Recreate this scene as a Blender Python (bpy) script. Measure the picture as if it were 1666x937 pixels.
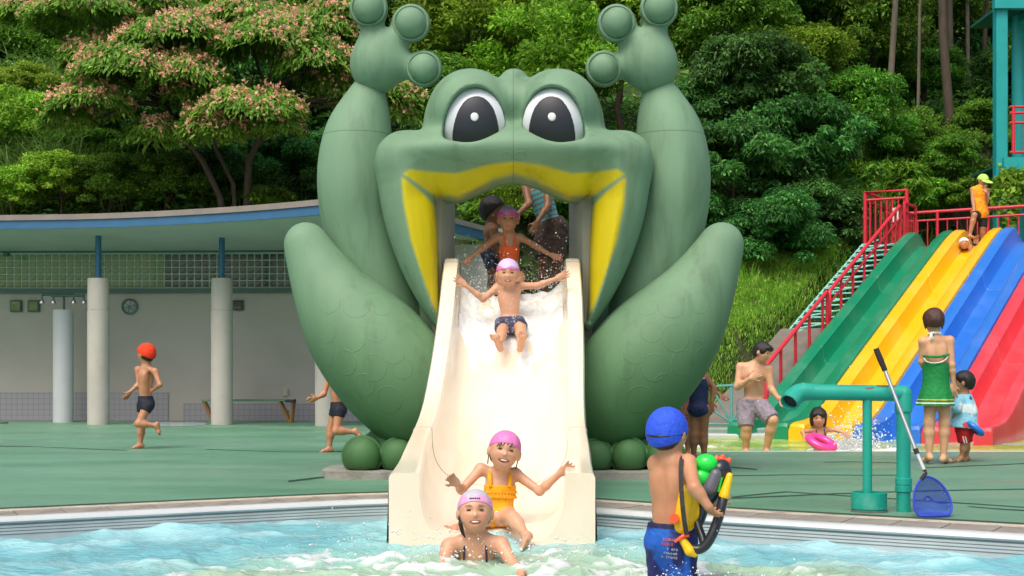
import bpy, bmesh, math, random
import numpy as np
from mathutils import Vector, Matrix
for o in list(bpy.data.objects): bpy.data.objects.remove(o)
sc = bpy.context.scene
COL = sc.collection
# ------------------------------------------------------------------ camera, sky, sun, exposure
FPX, HOR, CX, CZ = 2200.0, 600.0, 833.0, 0.95
cam = bpy.data.cameras.new('camera'); camo = bpy.data.objects.new('camera', cam); COL.objects.link(camo)
camo.location = (0, 0, CZ); camo.rotation_euler = (math.radians(90), 0, 0)
cam.sensor_width = 36; cam.lens = FPX/1666*36; cam.shift_y = (HOR-468.5)/1666; cam.clip_start = .1; cam.clip_end = 600
sc.camera = camo
SUN_EL, SUN_AZ = 58.0, 205.0      # azimuth clockwise from +Y: the sun stands behind the camera, a little left
w = bpy.data.worlds.new('World'); sc.world = w; w.use_nodes = True
nt = w.node_tree; sky = nt.nodes.new('ShaderNodeTexSky'); sky.sky_type = 'NISHITA'; sky.sun_disc = False
sky.sun_elevation = math.radians(SUN_EL); sky.sun_rotation = math.radians(SUN_AZ)
sky.air_density = 1.0; sky.dust_density = 6.0; sky.ozone_density = 0.6
bg = nt.nodes['Background']; bg.inputs[1].default_value = 0.15
nt.links.new(sky.outputs[0], bg.inputs[0])
sun = bpy.data.lights.new('sun', 'SUN'); suno = bpy.data.objects.new('sun', sun); COL.objects.link(suno)
sun.energy = 1.25; sun.angle = math.radians(36); sun.color = (1, .95, .86)
_a, _e = math.radians(SUN_AZ), math.radians(SUN_EL)
_sd = Vector((math.sin(_a)*math.cos(_e), math.cos(_a)*math.cos(_e), math.sin(_e)))
suno.rotation_euler = _sd.to_track_quat('Z', 'Y').to_euler(); suno.location = (0, 0, 30)
vs = sc.view_settings; vs.view_transform = 'Standard'; vs.look = 'None'; vs.gamma = 1; vs.use_curve_mapping = False
vs.exposure = 0.27
rng = np.random.default_rng(7); random.seed(7)
# ------------------------------------------------------------------ helpers
def P(px, py, d):
    "world point at depth d metres seen at photo pixel (px,py)"
    return np.array([(px-CX)*d/FPX, d, CZ+(HOR-py)*d/FPX])
def srgb(r, g, b):
    return tuple(((c/255)/12.92 if c/255 <= .04045 else ((c/255+.055)/1.055)**2.4) for c in (r, g, b))
MATS = {}
def mat(name, col, rough=.5, var=.12, scale=6., bump=0., bscale=None, metal=0., attr=False, spec=.5, sss=0., coat=0., trans=0.,
        detail=4, rvar=0., dirt=None, dirtscale=1.5, dirtlo=.5, dirthi=.75, stretch=(1, 1, 1), alpha=1.):
    if name in MATS: return MATS[name]
    m = bpy.data.materials.new(name); m.use_nodes = True; n = m.node_tree.nodes; L = m.node_tree.links
    p = n['Principled BSDF']; p.inputs['Roughness'].default_value = rough; p.inputs['Metallic'].default_value = metal
    p.inputs['Specular IOR Level'].default_value = spec
    if coat: p.inputs['Coat Weight'].default_value = coat; p.inputs['Coat Roughness'].default_value = .12
    if sss:
        p.inputs['Subsurface Weight'].default_value = sss; p.inputs['Subsurface Radius'].default_value = (.02, .008, .004)
    if trans: p.inputs['Transmission Weight'].default_value = trans
    if alpha < 1: p.inputs['Alpha'].default_value = alpha
    tc = n.new('ShaderNodeTexCoord'); mp = n.new('ShaderNodeMapping'); mp.inputs['Scale'].default_value = stretch
    L.new(tc.outputs['Object'], mp.inputs[0])
    if attr:
        a = n.new('ShaderNodeAttribute'); a.attribute_name = 'Col'; src = a.outputs['Color']
    else:
        a = n.new('ShaderNodeRGB'); a.outputs[0].default_value = (*col, 1); src = a.outputs[0]
    if var:
        t = n.new('ShaderNodeTexNoise'); t.inputs['Scale'].default_value = scale; t.inputs['Detail'].default_value = detail
        L.new(mp.outputs[0], t.inputs['Vector'])
        mr = n.new('ShaderNodeMapRange'); mr.inputs['From Min'].default_value = .25; mr.inputs['From Max'].default_value = .75
        mr.inputs['To Min'].default_value = 1-var; mr.inputs['To Max'].default_value = 1+var*.6
        L.new(t.outputs[0], mr.inputs[0])
        mx = n.new('ShaderNodeMix'); mx.data_type = 'RGBA'; mx.blend_type = 'MULTIPLY'; mx.inputs['Factor'].default_value = 1
        L.new(src, mx.inputs['A']); L.new(mr.outputs[0], mx.inputs['B']); src = mx.outputs['Result']
    if dirt:
        t = n.new('ShaderNodeTexNoise'); t.inputs['Scale'].default_value = dirtscale; t.inputs['Detail'].default_value = 8
        t.inputs['Roughness'].default_value = .65
        L.new(mp.outputs[0], t.inputs['Vector'])
        mr = n.new('ShaderNodeMapRange'); mr.inputs['From Min'].default_value = dirtlo; mr.inputs['From Max'].default_value = dirthi
        L.new(t.outputs[0], mr.inputs[0])
        mx = n.new('ShaderNodeMix'); mx.data_type = 'RGBA'; mx.inputs['B'].default_value = (*dirt, 1)
        L.new(mr.outputs[0], mx.inputs['Factor']); L.new(src, mx.inputs['A']); src = mx.outputs['Result']
    L.new(src, p.inputs['Base Color'])
    if rvar:
        t = n.new('ShaderNodeTexNoise'); t.inputs['Scale'].default_value = dirtscale*1.7; t.inputs['Detail'].default_value = 6; L.new(mp.outputs[0], t.inputs['Vector'])
        mr = n.new('ShaderNodeMapRange'); mr.inputs['From Min'].default_value = .4; mr.inputs['From Max'].default_value = .62; mr.inputs['To Min'].default_value = rough-rvar; mr.inputs['To Max'].default_value = rough; L.new(t.outputs[0], mr.inputs[0]); L.new(mr.outputs[0], p.inputs['Roughness'])
    if bump:
        t = n.new('ShaderNodeTexNoise'); t.inputs['Scale'].default_value = bscale or scale*6; t.inputs['Detail'].default_value = 5
        L.new(mp.outputs[0], t.inputs['Vector'])
        b = n.new('ShaderNodeBump'); b.inputs['Strength'].default_value = bump; b.inputs['Distance'].default_value = .02
        L.new(t.outputs[0], b.inputs['Height']); L.new(b.outputs[0], p.inputs['Normal'])
    m['src'] = ''; MATS[name] = m
    return m
def mk(name, V, F, m, parent=None, loc=(0, 0, 0), smooth=False, cols=None):
    """one mesh object; V in world coordinates (made local to loc); F quads/tris as a list or an (n,4) array"""
    V = np.asarray(V, dtype=np.float32).reshape(-1, 3) - np.asarray(loc, dtype=np.float32)
    me = bpy.data.meshes.new(name)
    if isinstance(F, np.ndarray):
        n, k = F.shape
        me.vertices.add(len(V)); me.vertices.foreach_set('co', V.ravel())
        me.loops.add(n*k); me.loops.foreach_set('vertex_index', F.astype(np.int32).ravel())
        me.polygons.add(n); me.polygons.foreach_set('loop_start', np.arange(0, n*k, k, dtype=np.int32))
        me.update(calc_edges=True); me.validate()
    else:
        me.from_pydata([tuple(map(float, v)) for v in V], [], [tuple(map(int, f)) for f in F]); me.update()
    if smooth: me.polygons.foreach_set('use_smooth', np.ones(len(me.polygons), dtype=bool))
    if cols is not None:
        ca = me.color_attributes.new('Col', 'FLOAT_COLOR', 'POINT')
        c4 = np.ones((len(V), 4), dtype=np.float32); c4[:, :3] = cols; ca.data.foreach_set('color', c4.ravel())
    if m is not None:
        for mm in (m if isinstance(m, (list, tuple)) else [m]): me.materials.append(mm)
    o = bpy.data.objects.new(name, me); COL.objects.link(o); o.location = loc
    if parent is not None: setpar(o, parent)
    return o
def setpar(o, parent):
    o.parent = parent
    # parents are only translated (or identity), keep world placement
    o.location = Vector(o.location) - wl(parent)
def wl(o):
    v = Vector(o.location); p = o.parent
    while p is not None: v = v + Vector(p.location); p = p.parent
    return v
def thing(name, label, cat, loc=(0, 0, 0), group=None):
    o = bpy.data.objects.new(name, None); COL.objects.link(o); o.location = tuple(map(float, loc)); o.empty_display_size = .1
    return tag(o, label, cat, group)
def tag(o, label=None, cat=None, group=None, kind=None):
    if label: o['label'] = label
    if cat: o['category'] = cat
    if group: o['group'] = group
    if kind: o['kind'] = kind
    return o
class MB:
    "collects plain shapes into one mesh"
    def __init__(s): s.V = []; s.F = []
    def add(s, V, F):
        b = len(s.V); s.V += [tuple(map(float, v)) for v in V]; s.F += [tuple(i+b for i in f) for f in F]; return s
    def box(s, c, size, rot=None, bev=0.):
        x, y, z = [k/2 for k in size]
        if bev:
            b = min(bev, x*.9, y*.9, z*.9); bm = bmesh.new()
            for i in (-1, 1):
                for j in (-1, 1):
                    for k in (-1, 1):
                        for t in ((0, 1, 1), (1, 0, 1), (1, 1, 0)): bm.verts.new((i*(x-b*t[0]), j*(y-b*t[1]), k*(z-b*t[2])))
            bmesh.ops.convex_hull(bm, input=bm.verts[:]); bmesh.ops.dissolve_limit(bm, angle_limit=.01, verts=bm.verts[:], edges=bm.edges[:])
            bm.verts.index_update(); V = [tuple(v.co) for v in bm.verts]; F = [tuple(v.index for v in f.verts) for f in bm.faces]; bm.free()
        else:
            V = [(i*x, j*y, k*z) for k in (-1, 1) for (i, j) in ((-1, -1), (1, -1), (1, 1), (-1, 1))]
            F = [(3, 2, 1, 0), (4, 5, 6, 7), (0, 1, 5, 4), (1, 2, 6, 5), (2, 3, 7, 6), (3, 0, 4, 7)]
        V = np.array(V, float)
        if rot is not None: V = V@np.array(rot).T
        return s.add(V+np.array(c), F)
    def tube(s, pts, r, n=10, cap=True, closed=False):
        pts = [np.array(p, float) for p in pts]; m = len(pts)
        rr = r if isinstance(r, (list, tuple, np.ndarray)) else [r]*m
        up = None; V = []
        for i in range(m):
            if closed: t = pts[(i+1) % m]-pts[i-1]
            else: t = pts[min(i+1, m-1)]-pts[max(i-1, 0)]
            t = t/(np.linalg.norm(t)+1e-9)
            if up is None:
                a = np.array([0, 0, 1.]) if abs(t[2]) < .9 else np.array([1., 0, 0])
                up = np.cross(np.cross(t, a), t)
            up = up-t*np.dot(up, t); up /= np.linalg.norm(up)+1e-9; sd = np.cross(t, up)
            for k in range(n):
                q = 2*math.pi*k/n; V.append(pts[i]+rr[i]*(math.cos(q)*up+math.sin(q)*sd))
        F = []
        for i in range(m if closed else m-1):
            j = (i+1) % m
            for k in range(n): F.append((i*n+k, j*n+k, j*n+(k+1) % n, i*n+(k+1) % n))
        if cap and not closed: F += [tuple(range(n)), tuple(range((m-1)*n+n-1, (m-1)*n-1, -1))]
        return s.add(V, F)
    def lathe(s, c, prof, n=24, axis=None, cap=True):
        "prof: list of (radius, height); axis: 3x3 whose columns are the local axes"
        V = []; F = []; m = len(prof); A = np.eye(3) if axis is None else np.array(axis)
        for (r, z) in prof:
            for k in range(n):
                q = 2*math.pi*k/n; V.append(A@np.array([r*math.cos(q), r*math.sin(q), z])+np.array(c))
        for i in range(m-1):
            for k in range(n): F.append((i*n+k, i*n+(k+1) % n, (i+1)*n+(k+1) % n, (i+1)*n+k))
        if cap and prof[0][0] > 1e-4: F.append(tuple(range(n-1, -1, -1)))
        if cap and prof[-1][0] > 1e-4: F.append(tuple(range((m-1)*n, m*n)))
        return s.add(V, F)
    def prism(s, poly, z0, z1):
        n = len(poly); V = [(x, y, z0) for x, y in poly]+[(x, y, z1) for x, y in poly]
        F = [tuple(range(n-1, -1, -1)), tuple(range(n, 2*n))]+[(i, (i+1) % n, n+(i+1) % n, n+i) for i in range(n)]
        return s.add(V, F)
    def obj(s, name, m, parent=None, loc=(0, 0, 0), smooth=False):
        o = mk(name, s.V, s.F, m, parent, loc, False)
        if smooth:
            me = o.data; me.polygons.foreach_set('use_smooth', np.ones(len(me.polygons), dtype=bool))
            try: me.set_sharp_from_angle(angle=math.radians(40))
            except Exception: pass
        return o
def axes(fwd, up=(0, 0, 1)):
    "columns x=right, y=fwd, z=up"
    f = np.array(fwd, float); f /= np.linalg.norm(f); u = np.array(up, float); r = np.cross(f, u); r /= np.linalg.norm(r); u = np.cross(r, f)
    return np.stack([r, f, u], 1)
# ------------------------------------------------------------------ implicit surfaces meshed by surface nets
def smin(a, b, k):
    if k <= 0: return np.minimum(a, b)
    h = np.clip(.5+.5*(b-a)/k, 0, 1); return b*(1-h)+a*h-k*h*(1-h)
class Field:
    def __init__(s, lo, hi, h):
        s.lo = np.array(lo, float); s.h = h; n = np.ceil((np.array(hi)-s.lo)/h).astype(int)+1; s.n = n
        s.ax = [(s.lo[i]+h*np.arange(n[i])).astype(np.float32) for i in range(3)]
        s.D = np.full(n, .5, np.float32)
    def sl(s, lo, hi, pad):
        r = []
        for i in range(3):
            a = int(max(0, math.floor((lo[i]-pad-s.lo[i])/s.h))); b = int(min(s.n[i], math.ceil((hi[i]+pad-s.lo[i])/s.h)+1))
            if b <= a: return None
            r.append(slice(a, b))
        return tuple(r)
    def grid(s, q): return s.ax[0][q[0]][:, None, None], s.ax[1][q[1]][None, :, None], s.ax[2][q[2]][None, None, :]
    def add(s, prim, k=0.):
        fn, lo, hi = prim; q = s.sl(lo, hi, k+3*s.h)
        if q is None: return s
        s.D[q] = smin(s.D[q], fn(*s.grid(q)).astype(np.float32), k); return s
    def cut(s, prim, k=0.):
        fn, lo, hi = prim; q = s.sl(lo, hi, k+3*s.h)
        if q is None: return s
        s.D[q] = -smin(-s.D[q], fn(*s.grid(q)).astype(np.float32), k); return s
    def keep(s, fn, k=0.):
        g = s.grid((slice(None),)*3); v = np.broadcast_to(fn(*g), s.D.shape).astype(np.float32); s.D = -smin(-s.D, -v, k); return s
    def mesh(s):
        D = s.D.copy()
        for i in range(3):
            sl = [slice(None)]*3
            for e in (0, -1): sl[i] = e; D[tuple(sl)] = np.maximum(D[tuple(sl)], s.h*.5)
        S = D < 0; c = np.zeros(np.array(D.shape)-1, np.int8); offs = [(i, j, k) for i in (0, 1) for j in (0, 1) for k in (0, 1)]
        for o in offs: c += S[o[0]:o[0]+c.shape[0], o[1]:o[1]+c.shape[1], o[2]:o[2]+c.shape[2]]
        act = (c > 0) & (c < 8); I = np.argwhere(act); idx = np.full(c.shape, -1, np.int32); idx[act] = np.arange(len(I))
        acc = np.zeros((len(I), 3)); cnt = np.zeros(len(I))
        val = {o: D[I[:, 0]+o[0], I[:, 1]+o[1], I[:, 2]+o[2]] for o in offs}
        for a in offs:
            for ax in range(3):
                if a[ax] == 0:
                    b = tuple(1 if i == ax else a[i] for i in range(3)); va, vb = val[a], val[b]; m = (va < 0) != (vb < 0)
                    t = va[m]/(va[m]-vb[m]); p = np.tile(np.array(a, float), (m.sum(), 1)); p[:, ax] += t; acc[m] += p; cnt[m] += 1
        V = (I+acc/np.maximum(cnt, 1)[:, None])*s.h+s.lo
        Q = []
        for ax in range(3):
            a1, a2 = [(1, 2), (2, 0), (0, 1)][ax]
            A = [slice(None)]*3; B = [slice(None)]*3; A[ax] = slice(0, -1); B[ax] = slice(1, None)
            ch = S[tuple(A)] != S[tuple(B)]; E = np.argwhere(ch)
            ok = (E[:, a1] > 0) & (E[:, a2] > 0) & (E[:, a1] < D.shape[a1]-1) & (E[:, a2] < D.shape[a2]-1); E = E[ok]
            ins = S[E[:, 0], E[:, 1], E[:, 2]]
            def g(u, v):
                e = E.copy(); e[:, a1] -= u; e[:, a2] -= v; return idx[e[:, 0], e[:, 1], e[:, 2]]
            q = np.stack([g(1, 1), g(0, 1), g(0, 0), g(1, 0)], 1); q[~ins] = q[~ins][:, ::-1]; Q.append(q)
        Q = np.concatenate(Q) if Q else np.zeros((0, 4), int)
        Q = Q[(Q >= 0).all(1)]
        return V, Q
def ell(c, r, R=None):
    c = np.array(c, float); r = np.array([r]*3 if np.isscalar(r) else r, float); R = np.eye(3) if R is None else np.array(R)
    m = np.abs(R)@r   # R columns are the local axes
    def fn(X, Y, Z):
        x, y, z = X-c[0], Y-c[1], Z-c[2]
        u = [(x*R[0, i]+y*R[1, i]+z*R[2, i])/r[i] for i in range(3)]
        k0 = np.sqrt(u[0]**2+u[1]**2+u[2]**2)+1e-6; k1 = np.sqrt((u[0]/r[0])**2+(u[1]/r[1])**2+(u[2]/r[2])**2)+1e-6
        return k0*(k0-1)/k1
    return fn, c-m, c+m
def cone(a, b, ra, rb=None):
    a = np.array(a, float); b = np.array(b, float); rb = ra if rb is None else rb; ab = b-a; L2 = ab@ab+1e-9
    def fn(X, Y, Z):
        x, y, z = X-a[0], Y-a[1], Z-a[2]; t = np.clip((x*ab[0]+y*ab[1]+z*ab[2])/L2, 0, 1)
        return np.sqrt((x-t*ab[0])**2+(y-t*ab[1])**2+(z-t*ab[2])**2)-(ra+t*(rb-ra))
    m = max(ra, rb); return fn, np.minimum(a, b)-m, np.maximum(a, b)+m
def clip(prim, c, n):
    "keep the side where (p-c).n < 0"
    fn, lo, hi = prim; n = np.array(n, float); n = n/np.linalg.norm(n)
    def f2(X, Y, Z): return np.maximum(fn(X, Y, Z), (X-c[0])*n[0]+(Y-c[1])*n[1]+(Z-c[2])*n[2])
    return f2, lo, hi
def poly2(pts):
    "signed distance to an XZ polygon"
    pts = np.array(pts, float); n = len(pts)
    def fn(X, Z):
        d = None; ins = None
        for i in range(n):
            a, b = pts[i], pts[(i+1) % n]; e = b-a; wx, wz = X-a[0], Z-a[1]
            t = np.clip((wx*e[0]+wz*e[1])/(e@e+1e-12), 0, 1); q = (wx-t*e[0])**2+(wz-t*e[1])**2
            d = q if d is None else np.minimum(d, q)
            cr = ((a[1] <= Z) & (b[1] > Z) & (e[0]*wz-e[1]*wx > 0)) | ((a[1] > Z) & (b[1] <= Z) & (e[0]*wz-e[1]*wx < 0))
            ins = cr if ins is None else ins ^ cr
        d = np.sqrt(d); return np.where(ins, -d, d)
    return fn, pts.min(0), pts.max(0)
def slab(pts, yc, hd, r):
    "rounded extrusion along Y of an XZ polygon"
    f, lo, hi = poly2(pts)
    def fn(X, Y, Z):
        a = f(X, Z)+r; b = np.abs(Y-yc)-hd+r
        return np.sqrt(np.maximum(a, 0)**2+np.maximum(b, 0)**2)+np.minimum(np.maximum(a, b), 0)-r
    return fn, np.array([lo[0], yc-hd, lo[1]]), np.array([hi[0], yc+hd, hi[1]])
def smoothpoly(pts, it=2, closed=True):
    p = np.array(pts, float)
    for _ in range(it):
        if closed: q = np.roll(p, -1, 0); p = np.stack([.75*p+.25*q, .25*p+.75*q], 1).reshape(-1, p.shape[1])
        else:
            q = p[1:]; a = p[:-1]; m = np.stack([.75*a+.25*q, .25*a+.75*q], 1).reshape(-1, p.shape[1]); p = np.vstack([p[:1], m, p[-1:]])
    return p
def vnoise(x, y, seed=0):
    "2-D value noise, vectorised"
    xi = np.floor(x).astype(np.int64); yi = np.floor(y).astype(np.int64); fx = x-xi; fy = y-yi; fx = fx*fx*(3-2*fx); fy = fy*fy*(3-2*fy)
    def h(a, b):
        v = (a*374761393+b*668265263+seed*1442695041) & 0xffffffff; v = ((v ^ (v >> 13))*1274126177) & 0xffffffff; return ((v ^ (v >> 16)) & 0xffff)/65535.
    return (h(xi, yi)*(1-fx)+h(xi+1, yi)*fx)*(1-fy)+(h(xi, yi+1)*(1-fx)+h(xi+1, yi+1)*fx)*fy
def fbm(x, y, seed=0, o=4):
    v = 0; a = .5; s = 0
    for i in range(o): v = v+a*vnoise(x*2**i, y*2**i, seed+i); s += a; a *= .5
    return v/s-.5
def sstep(a, b, x):
    t = np.clip((x-a)/(b-a), 0, 1); return t*t*(3-2*t)
# ================================================================== THE SETTING
WATER = -.115
# ---- the line where the green matting meets the pool coping
EDGE = smoothpoly([(-14, 3.6), (-9, 6.2), (-5.5, 8.05), (-3.46, 9.13), (-2.2, 9.79), (-1.1, 10.36), (-.35, 10.42), (.25, 10.12), (.74, 9.72), (1.45, 9.19),
                   (2.32, 8.69), (3.12, 8.23), (5, 7.1), (8, 5.2), (14, 1.5)], 3, False)
def offset(d):
    t = np.gradient(EDGE, axis=0); t /= np.linalg.norm(t, axis=1)[:, None]; return EDGE+np.stack([t[:, 1], -t[:, 0]], 1)*d
def sweep(name, prof, m, parent, smooth=True, i0=0, i1=None):
    V = []; n = len(prof)
    for (o, z) in prof: V.append(np.c_[offset(o), np.full(len(EDGE), z)])
    V = np.stack(V, 1).reshape(-1, 3); F = []
    for i in range(len(EDGE)-1):
        for k in range(n-1): F.append((i*n+k, i*n+k+1, (i+1)*n+k+1, (i+1)*n+k))
    o = mk(name, V, F, m, parent); 
    if smooth:
        o.data.polygons.foreach_set('use_smooth', np.ones(len(o.data.polygons), dtype=bool)); o.data.set_sharp_from_angle(angle=math.radians(35))
    return o
m_deck = mat('green_matting', srgb(96, 146, 118), .6, .22, 1.1, .5, 160, rvar=.3, dirt=srgb(114, 154, 130), dirtscale=.55, dirtlo=.40, dirthi=.72, stretch=(.35, 1, 1), detail=8)
KX0, KX1, KY0, KY1 = 1.75, 16., 15.55, 20.3       # the paddling pool behind
xs = sorted(set(np.round(EDGE[:, 0], 4)) | {KX0, KX1} | set(np.linspace(14, 40, 9)) | set(np.linspace(-40, -14, 9)))
V = []; F = []
for x in xs:
    y0 = float(np.interp(x, EDGE[:, 0], EDGE[:, 1]))
    V += [(x, y0, 0), (x, KY0, 0), (x, KY1, 0), (x, 30, 0)]
for i in range(len(xs)-1):
    for k in range(3):
        if k == 1 and xs[i] >= KX0-1e-6 and xs[i+1] <= KX1+1e-6: continue
        F.append((i*4+k, (i+1)*4+k, (i+1)*4+k+1, i*4+k+1))
deck = tag(mk('deck', V, F, m_deck), 'green rubber matting deck around the pools', None, None, 'structure')
# curled seams of the matting
m_seam = mat('mat_underside', srgb(40, 68, 56), .8, .3, 9)
def seam(pts, h0, seed, thr=.0):
    n = 140; p = np.array(pts, float); t = np.linspace(0, len(p)-1, n); x = np.interp(t, range(len(p)), p[:, 0]); y = np.interp(t, range(len(p)), p[:, 1])
    y = y+fbm(x*1.3, x*0+seed, seed)*.1; h = np.clip(fbm(x*1.1, x*0, seed+3)*2.4+.35-thr, .06, 1)*h0
    V = np.stack([np.c_[x, y-.05, np.full(n, .002)], np.c_[x, y-.012, h], np.c_[x, y+.012, h*.9], np.c_[x, y+.03, np.full(n, .002)]], 1).reshape(-1, 3)
    F = [(i*4+k, i*4+k+1, (i+1)*4+k+1, (i+1)*4+k) for i in range(n-1) for k in range(3)]
    mk('mat_seam', V, F, m_seam, deck)
def G(px, py):
    "ground point at photo pixel"
    d = FPX*CZ/(py-HOR); return ((px-CX)*d/FPX, d)
seam([G(-60, 726), G(60, 727), G(205, 733)], .016, 1); seam([G(335, 731), G(450, 735), G(575, 735)], .02, 2)
seam([G(-60, 690.5), G(12, 689)], .05, 12)
seam([G(1500, 761), G(1600, 757), G(1720, 752)], .010, 4); seam([G(1340, 752), G(1390, 751), G(1480, 754)], .006, 5)
seam([G(1180, 774), G(1300, 772), G(1460, 773)], .003, 6); seam([G(1150, 812), G(1300, 806), G(1420, 801), G(1560, 798), G(1720, 795)], .004, 7)
seam([G(1100, 817), G(1280, 800), G(1700, 828)], .002, 8); seam([G(1190, 761), G(1225, 764), G(1232, 765)], .014, 9)
seam([G(1575, 824), G(1620, 828), G(1720, 834)], .005, 11); seam([G(470, 784), G(520, 778), G(556, 775)], .014, 10)
# frayed strip along the coping
ee = offset(.0); n = len(ee)
V = np.stack([np.c_[offset(-.03), np.full(n, .004)], np.c_[offset(-.012), np.full(n, .012)], np.c_[offset(.015), np.full(n, .002)]], 1).reshape(-1, 3)
mk('mat_hem', V, [(i*3+k, i*3+k+1, (i+1)*3+k+1, (i+1)*3+k) for i in range(n-1) for k in range(2)], m_seam, deck)
# ---- pool coping
coping = thing('pool_coping', 'pale stone and tile coping round the main pool', None, (0, 9, 0)); coping['kind'] = 'structure'
m_tan = mat('coping_stone', srgb(196, 184, 165), .75, .2, 14, .3, 120, dirt=srgb(120, 112, 100), dirtscale=6)
m_ctile = mat('coping_tile', srgb(150, 144, 134), .6, .22, 9, .25, 90, dirt=srgb(105, 100, 92), dirtscale=5)
m_white = mat('bullnose_white', srgb(192, 197, 198), .3, .07, 4, dirt=srgb(170, 165, 150), dirtscale=3, dirtlo=.6, dirthi=.9)
m_groove = mat('gutter_grey', srgb(180, 188, 190), .4, .12, 5)
m_grout = mat('grout_dark', srgb(96, 92, 86), .9, .1)
sweep('stone_strip', [(.0, -.03), (.0, .003), (.125, .003), (.13, -.004)], m_tan, coping)
sweep('tile_bed', [(.12, -.006), (.52, -.006)], m_grout, coping)
sweep('bullnose', [(.5, -.02), (.505, .004), (.53, .010), (.57, .012), (.60, .008), (.618, -.004), (.625, -.018), (.615, -.030), (.59, -.034)], m_white, coping)
gp = [(.59, -.034), (.59, -.044)]
for k in range(3):
    z = -.044-.02*k; gp += [(.61, z), (.61, z-.014), (.600, z-.016), (.600, z-.02)]
gp += [(.605, -.105), (.605, -1.0)]
sweep('gutter_wall', gp, m_groove, coping, False)
a, b = offset(.135), offset(.495); seg = np.r_[0, np.cumsum(np.linalg.norm(np.diff(a, axis=0), axis=1))]
def along(c, s_): return np.array([np.interp(s_, seg, c[:, 0]), np.interp(s_, seg, c[:, 1])])
s0 = float(np.interp(-5.2, a[:, 0], seg)); s1 = float(np.interp(4.6, a[:, 0], seg)); TL = .3; kt = 0
sk = s0
while sk < s1:
    c4 = [along(a, sk+.004), along(b, sk+.004), along(b, sk+TL-.004), along(a, sk+TL-.004)]; z = .001+.003*rng.random()
    V = [(*p, -.02) for p in c4]+[(*p, z) for p in c4]
    mk('tile', V, [(4, 5, 6, 7), (0, 4, 7, 3), (1, 2, 6, 5), (0, 1, 5, 4), (3, 7, 6, 2)], m_ctile, coping, loc=(*c4[0], 0)); sk += TL
# ---- pool shell and water
m_pool = mat('pool_paint', srgb(150, 205, 215), .5, .08, 2)
pf = offset(.55); V = [(x, y, -.9) for x, y in pf]+[(x, -6, -.9) for x, y in pf]; n = len(pf)
tag(mk('pool_floor', V, [(i, i+1, n+i+1, n+i) for i in range(n-1)], m_pool), 'pale blue painted floor of the main pool', None, None, 'structure')
def water_mat(name, c_deep, c_light, c_murk, mscale=.45, mlo=.48, mhi=.62):
    m = bpy.data.materials.new(name); m.use_nodes = True; n_ = m.node_tree.nodes; L = m.node_tree.links; p = n_['Principled BSDF']
    p.inputs['Roughness'].default_value = .06; p.inputs['IOR'].default_value = 1.33
    at = n_.new('ShaderNodeAttribute'); at.attribute_name = 'Col'; L.new(at.outputs['Color'], p.inputs['Base Color'])
    ft = n_.new('ShaderNodeAttribute'); ft.attribute_name = 'Foam'
    mr = n_.new('ShaderNodeMapRange'); mr.inputs['To Min'].default_value = .05; mr.inputs['To Max'].default_value = .6; L.new(ft.outputs['Fac'], mr.inputs[0]); L.new(mr.outputs[0], p.inputs['Roughness'])
    tc = n_.new('ShaderNodeTexCoord'); t = n_.new('ShaderNodeTexNoise'); t.inputs['Scale'].default_value = 9; t.inputs['Detail'].default_value = 7; t.inputs['Distortion'].default_value = 1.2; mpw = n_.new('ShaderNodeMapping'); mpw.inputs['Scale'].default_value = (1, 1.8, 1); L.new(tc.outputs['Object'], mpw.inputs[0]); L.new(mpw.outputs[0], t.inputs['Vector'])
    b = n_.new('ShaderNodeBump'); b.inputs['Strength'].default_value = .8; b.inputs['Distance'].default_value = .03; L.new(t.outputs[0], b.inputs['Height']); L.new(b.outputs[0], p.inputs['Normal'])
    return m
def water_sheet(name, X0, X1, Y0, Y1, h, zfun, m, label):
    nx = int((X1-X0)/h)+1; ny = int((Y1-Y0)/h)+1; x = np.linspace(X0, X1, nx); y = np.linspace(Y0, Y1, ny); X, Y = np.meshgrid(x, y, indexing='ij')
    Z, C, foam, dX, dY = zfun(X, Y)
    V = np.stack([X+dX, Y+dY, Z], -1).reshape(-1, 3); I = np.arange(nx*ny).reshape(nx, ny)
    F = np.stack([I[:-1, :-1], I[1:, :-1], I[1:, 1:], I[:-1, 1:]], -1).reshape(-1, 4)
    o = mk(name, V, F, m, smooth=True, cols=C.reshape(-1, 3))
    fa = o.data.attributes.new('Foam', 'FLOAT', 'POINT'); fa.data.foreach_set('value', foam.reshape(-1).astype(np.float32))
    return tag(o, label, None, None, 'structure')
WAMP = .0088; wr = np.random.default_rng(3); WV = []
for i in range(30):
    lam = .10*1.09**i if i < 26 else 1.2+.6*(i-26); a_ = wr.normal(0, 1.0)+math.pi/2; WV.append((2*math.pi/lam*math.cos(a_), 2*math.pi/lam*math.sin(a_), wr.uniform(0, 6.28), WAMP*lam if i < 26 else .005))
c_cy, c_lt, c_mk = np.array(srgb(112, 174, 184)), np.array(srgb(158, 206, 213)), np.array(srgb(154, 168, 118))
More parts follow.
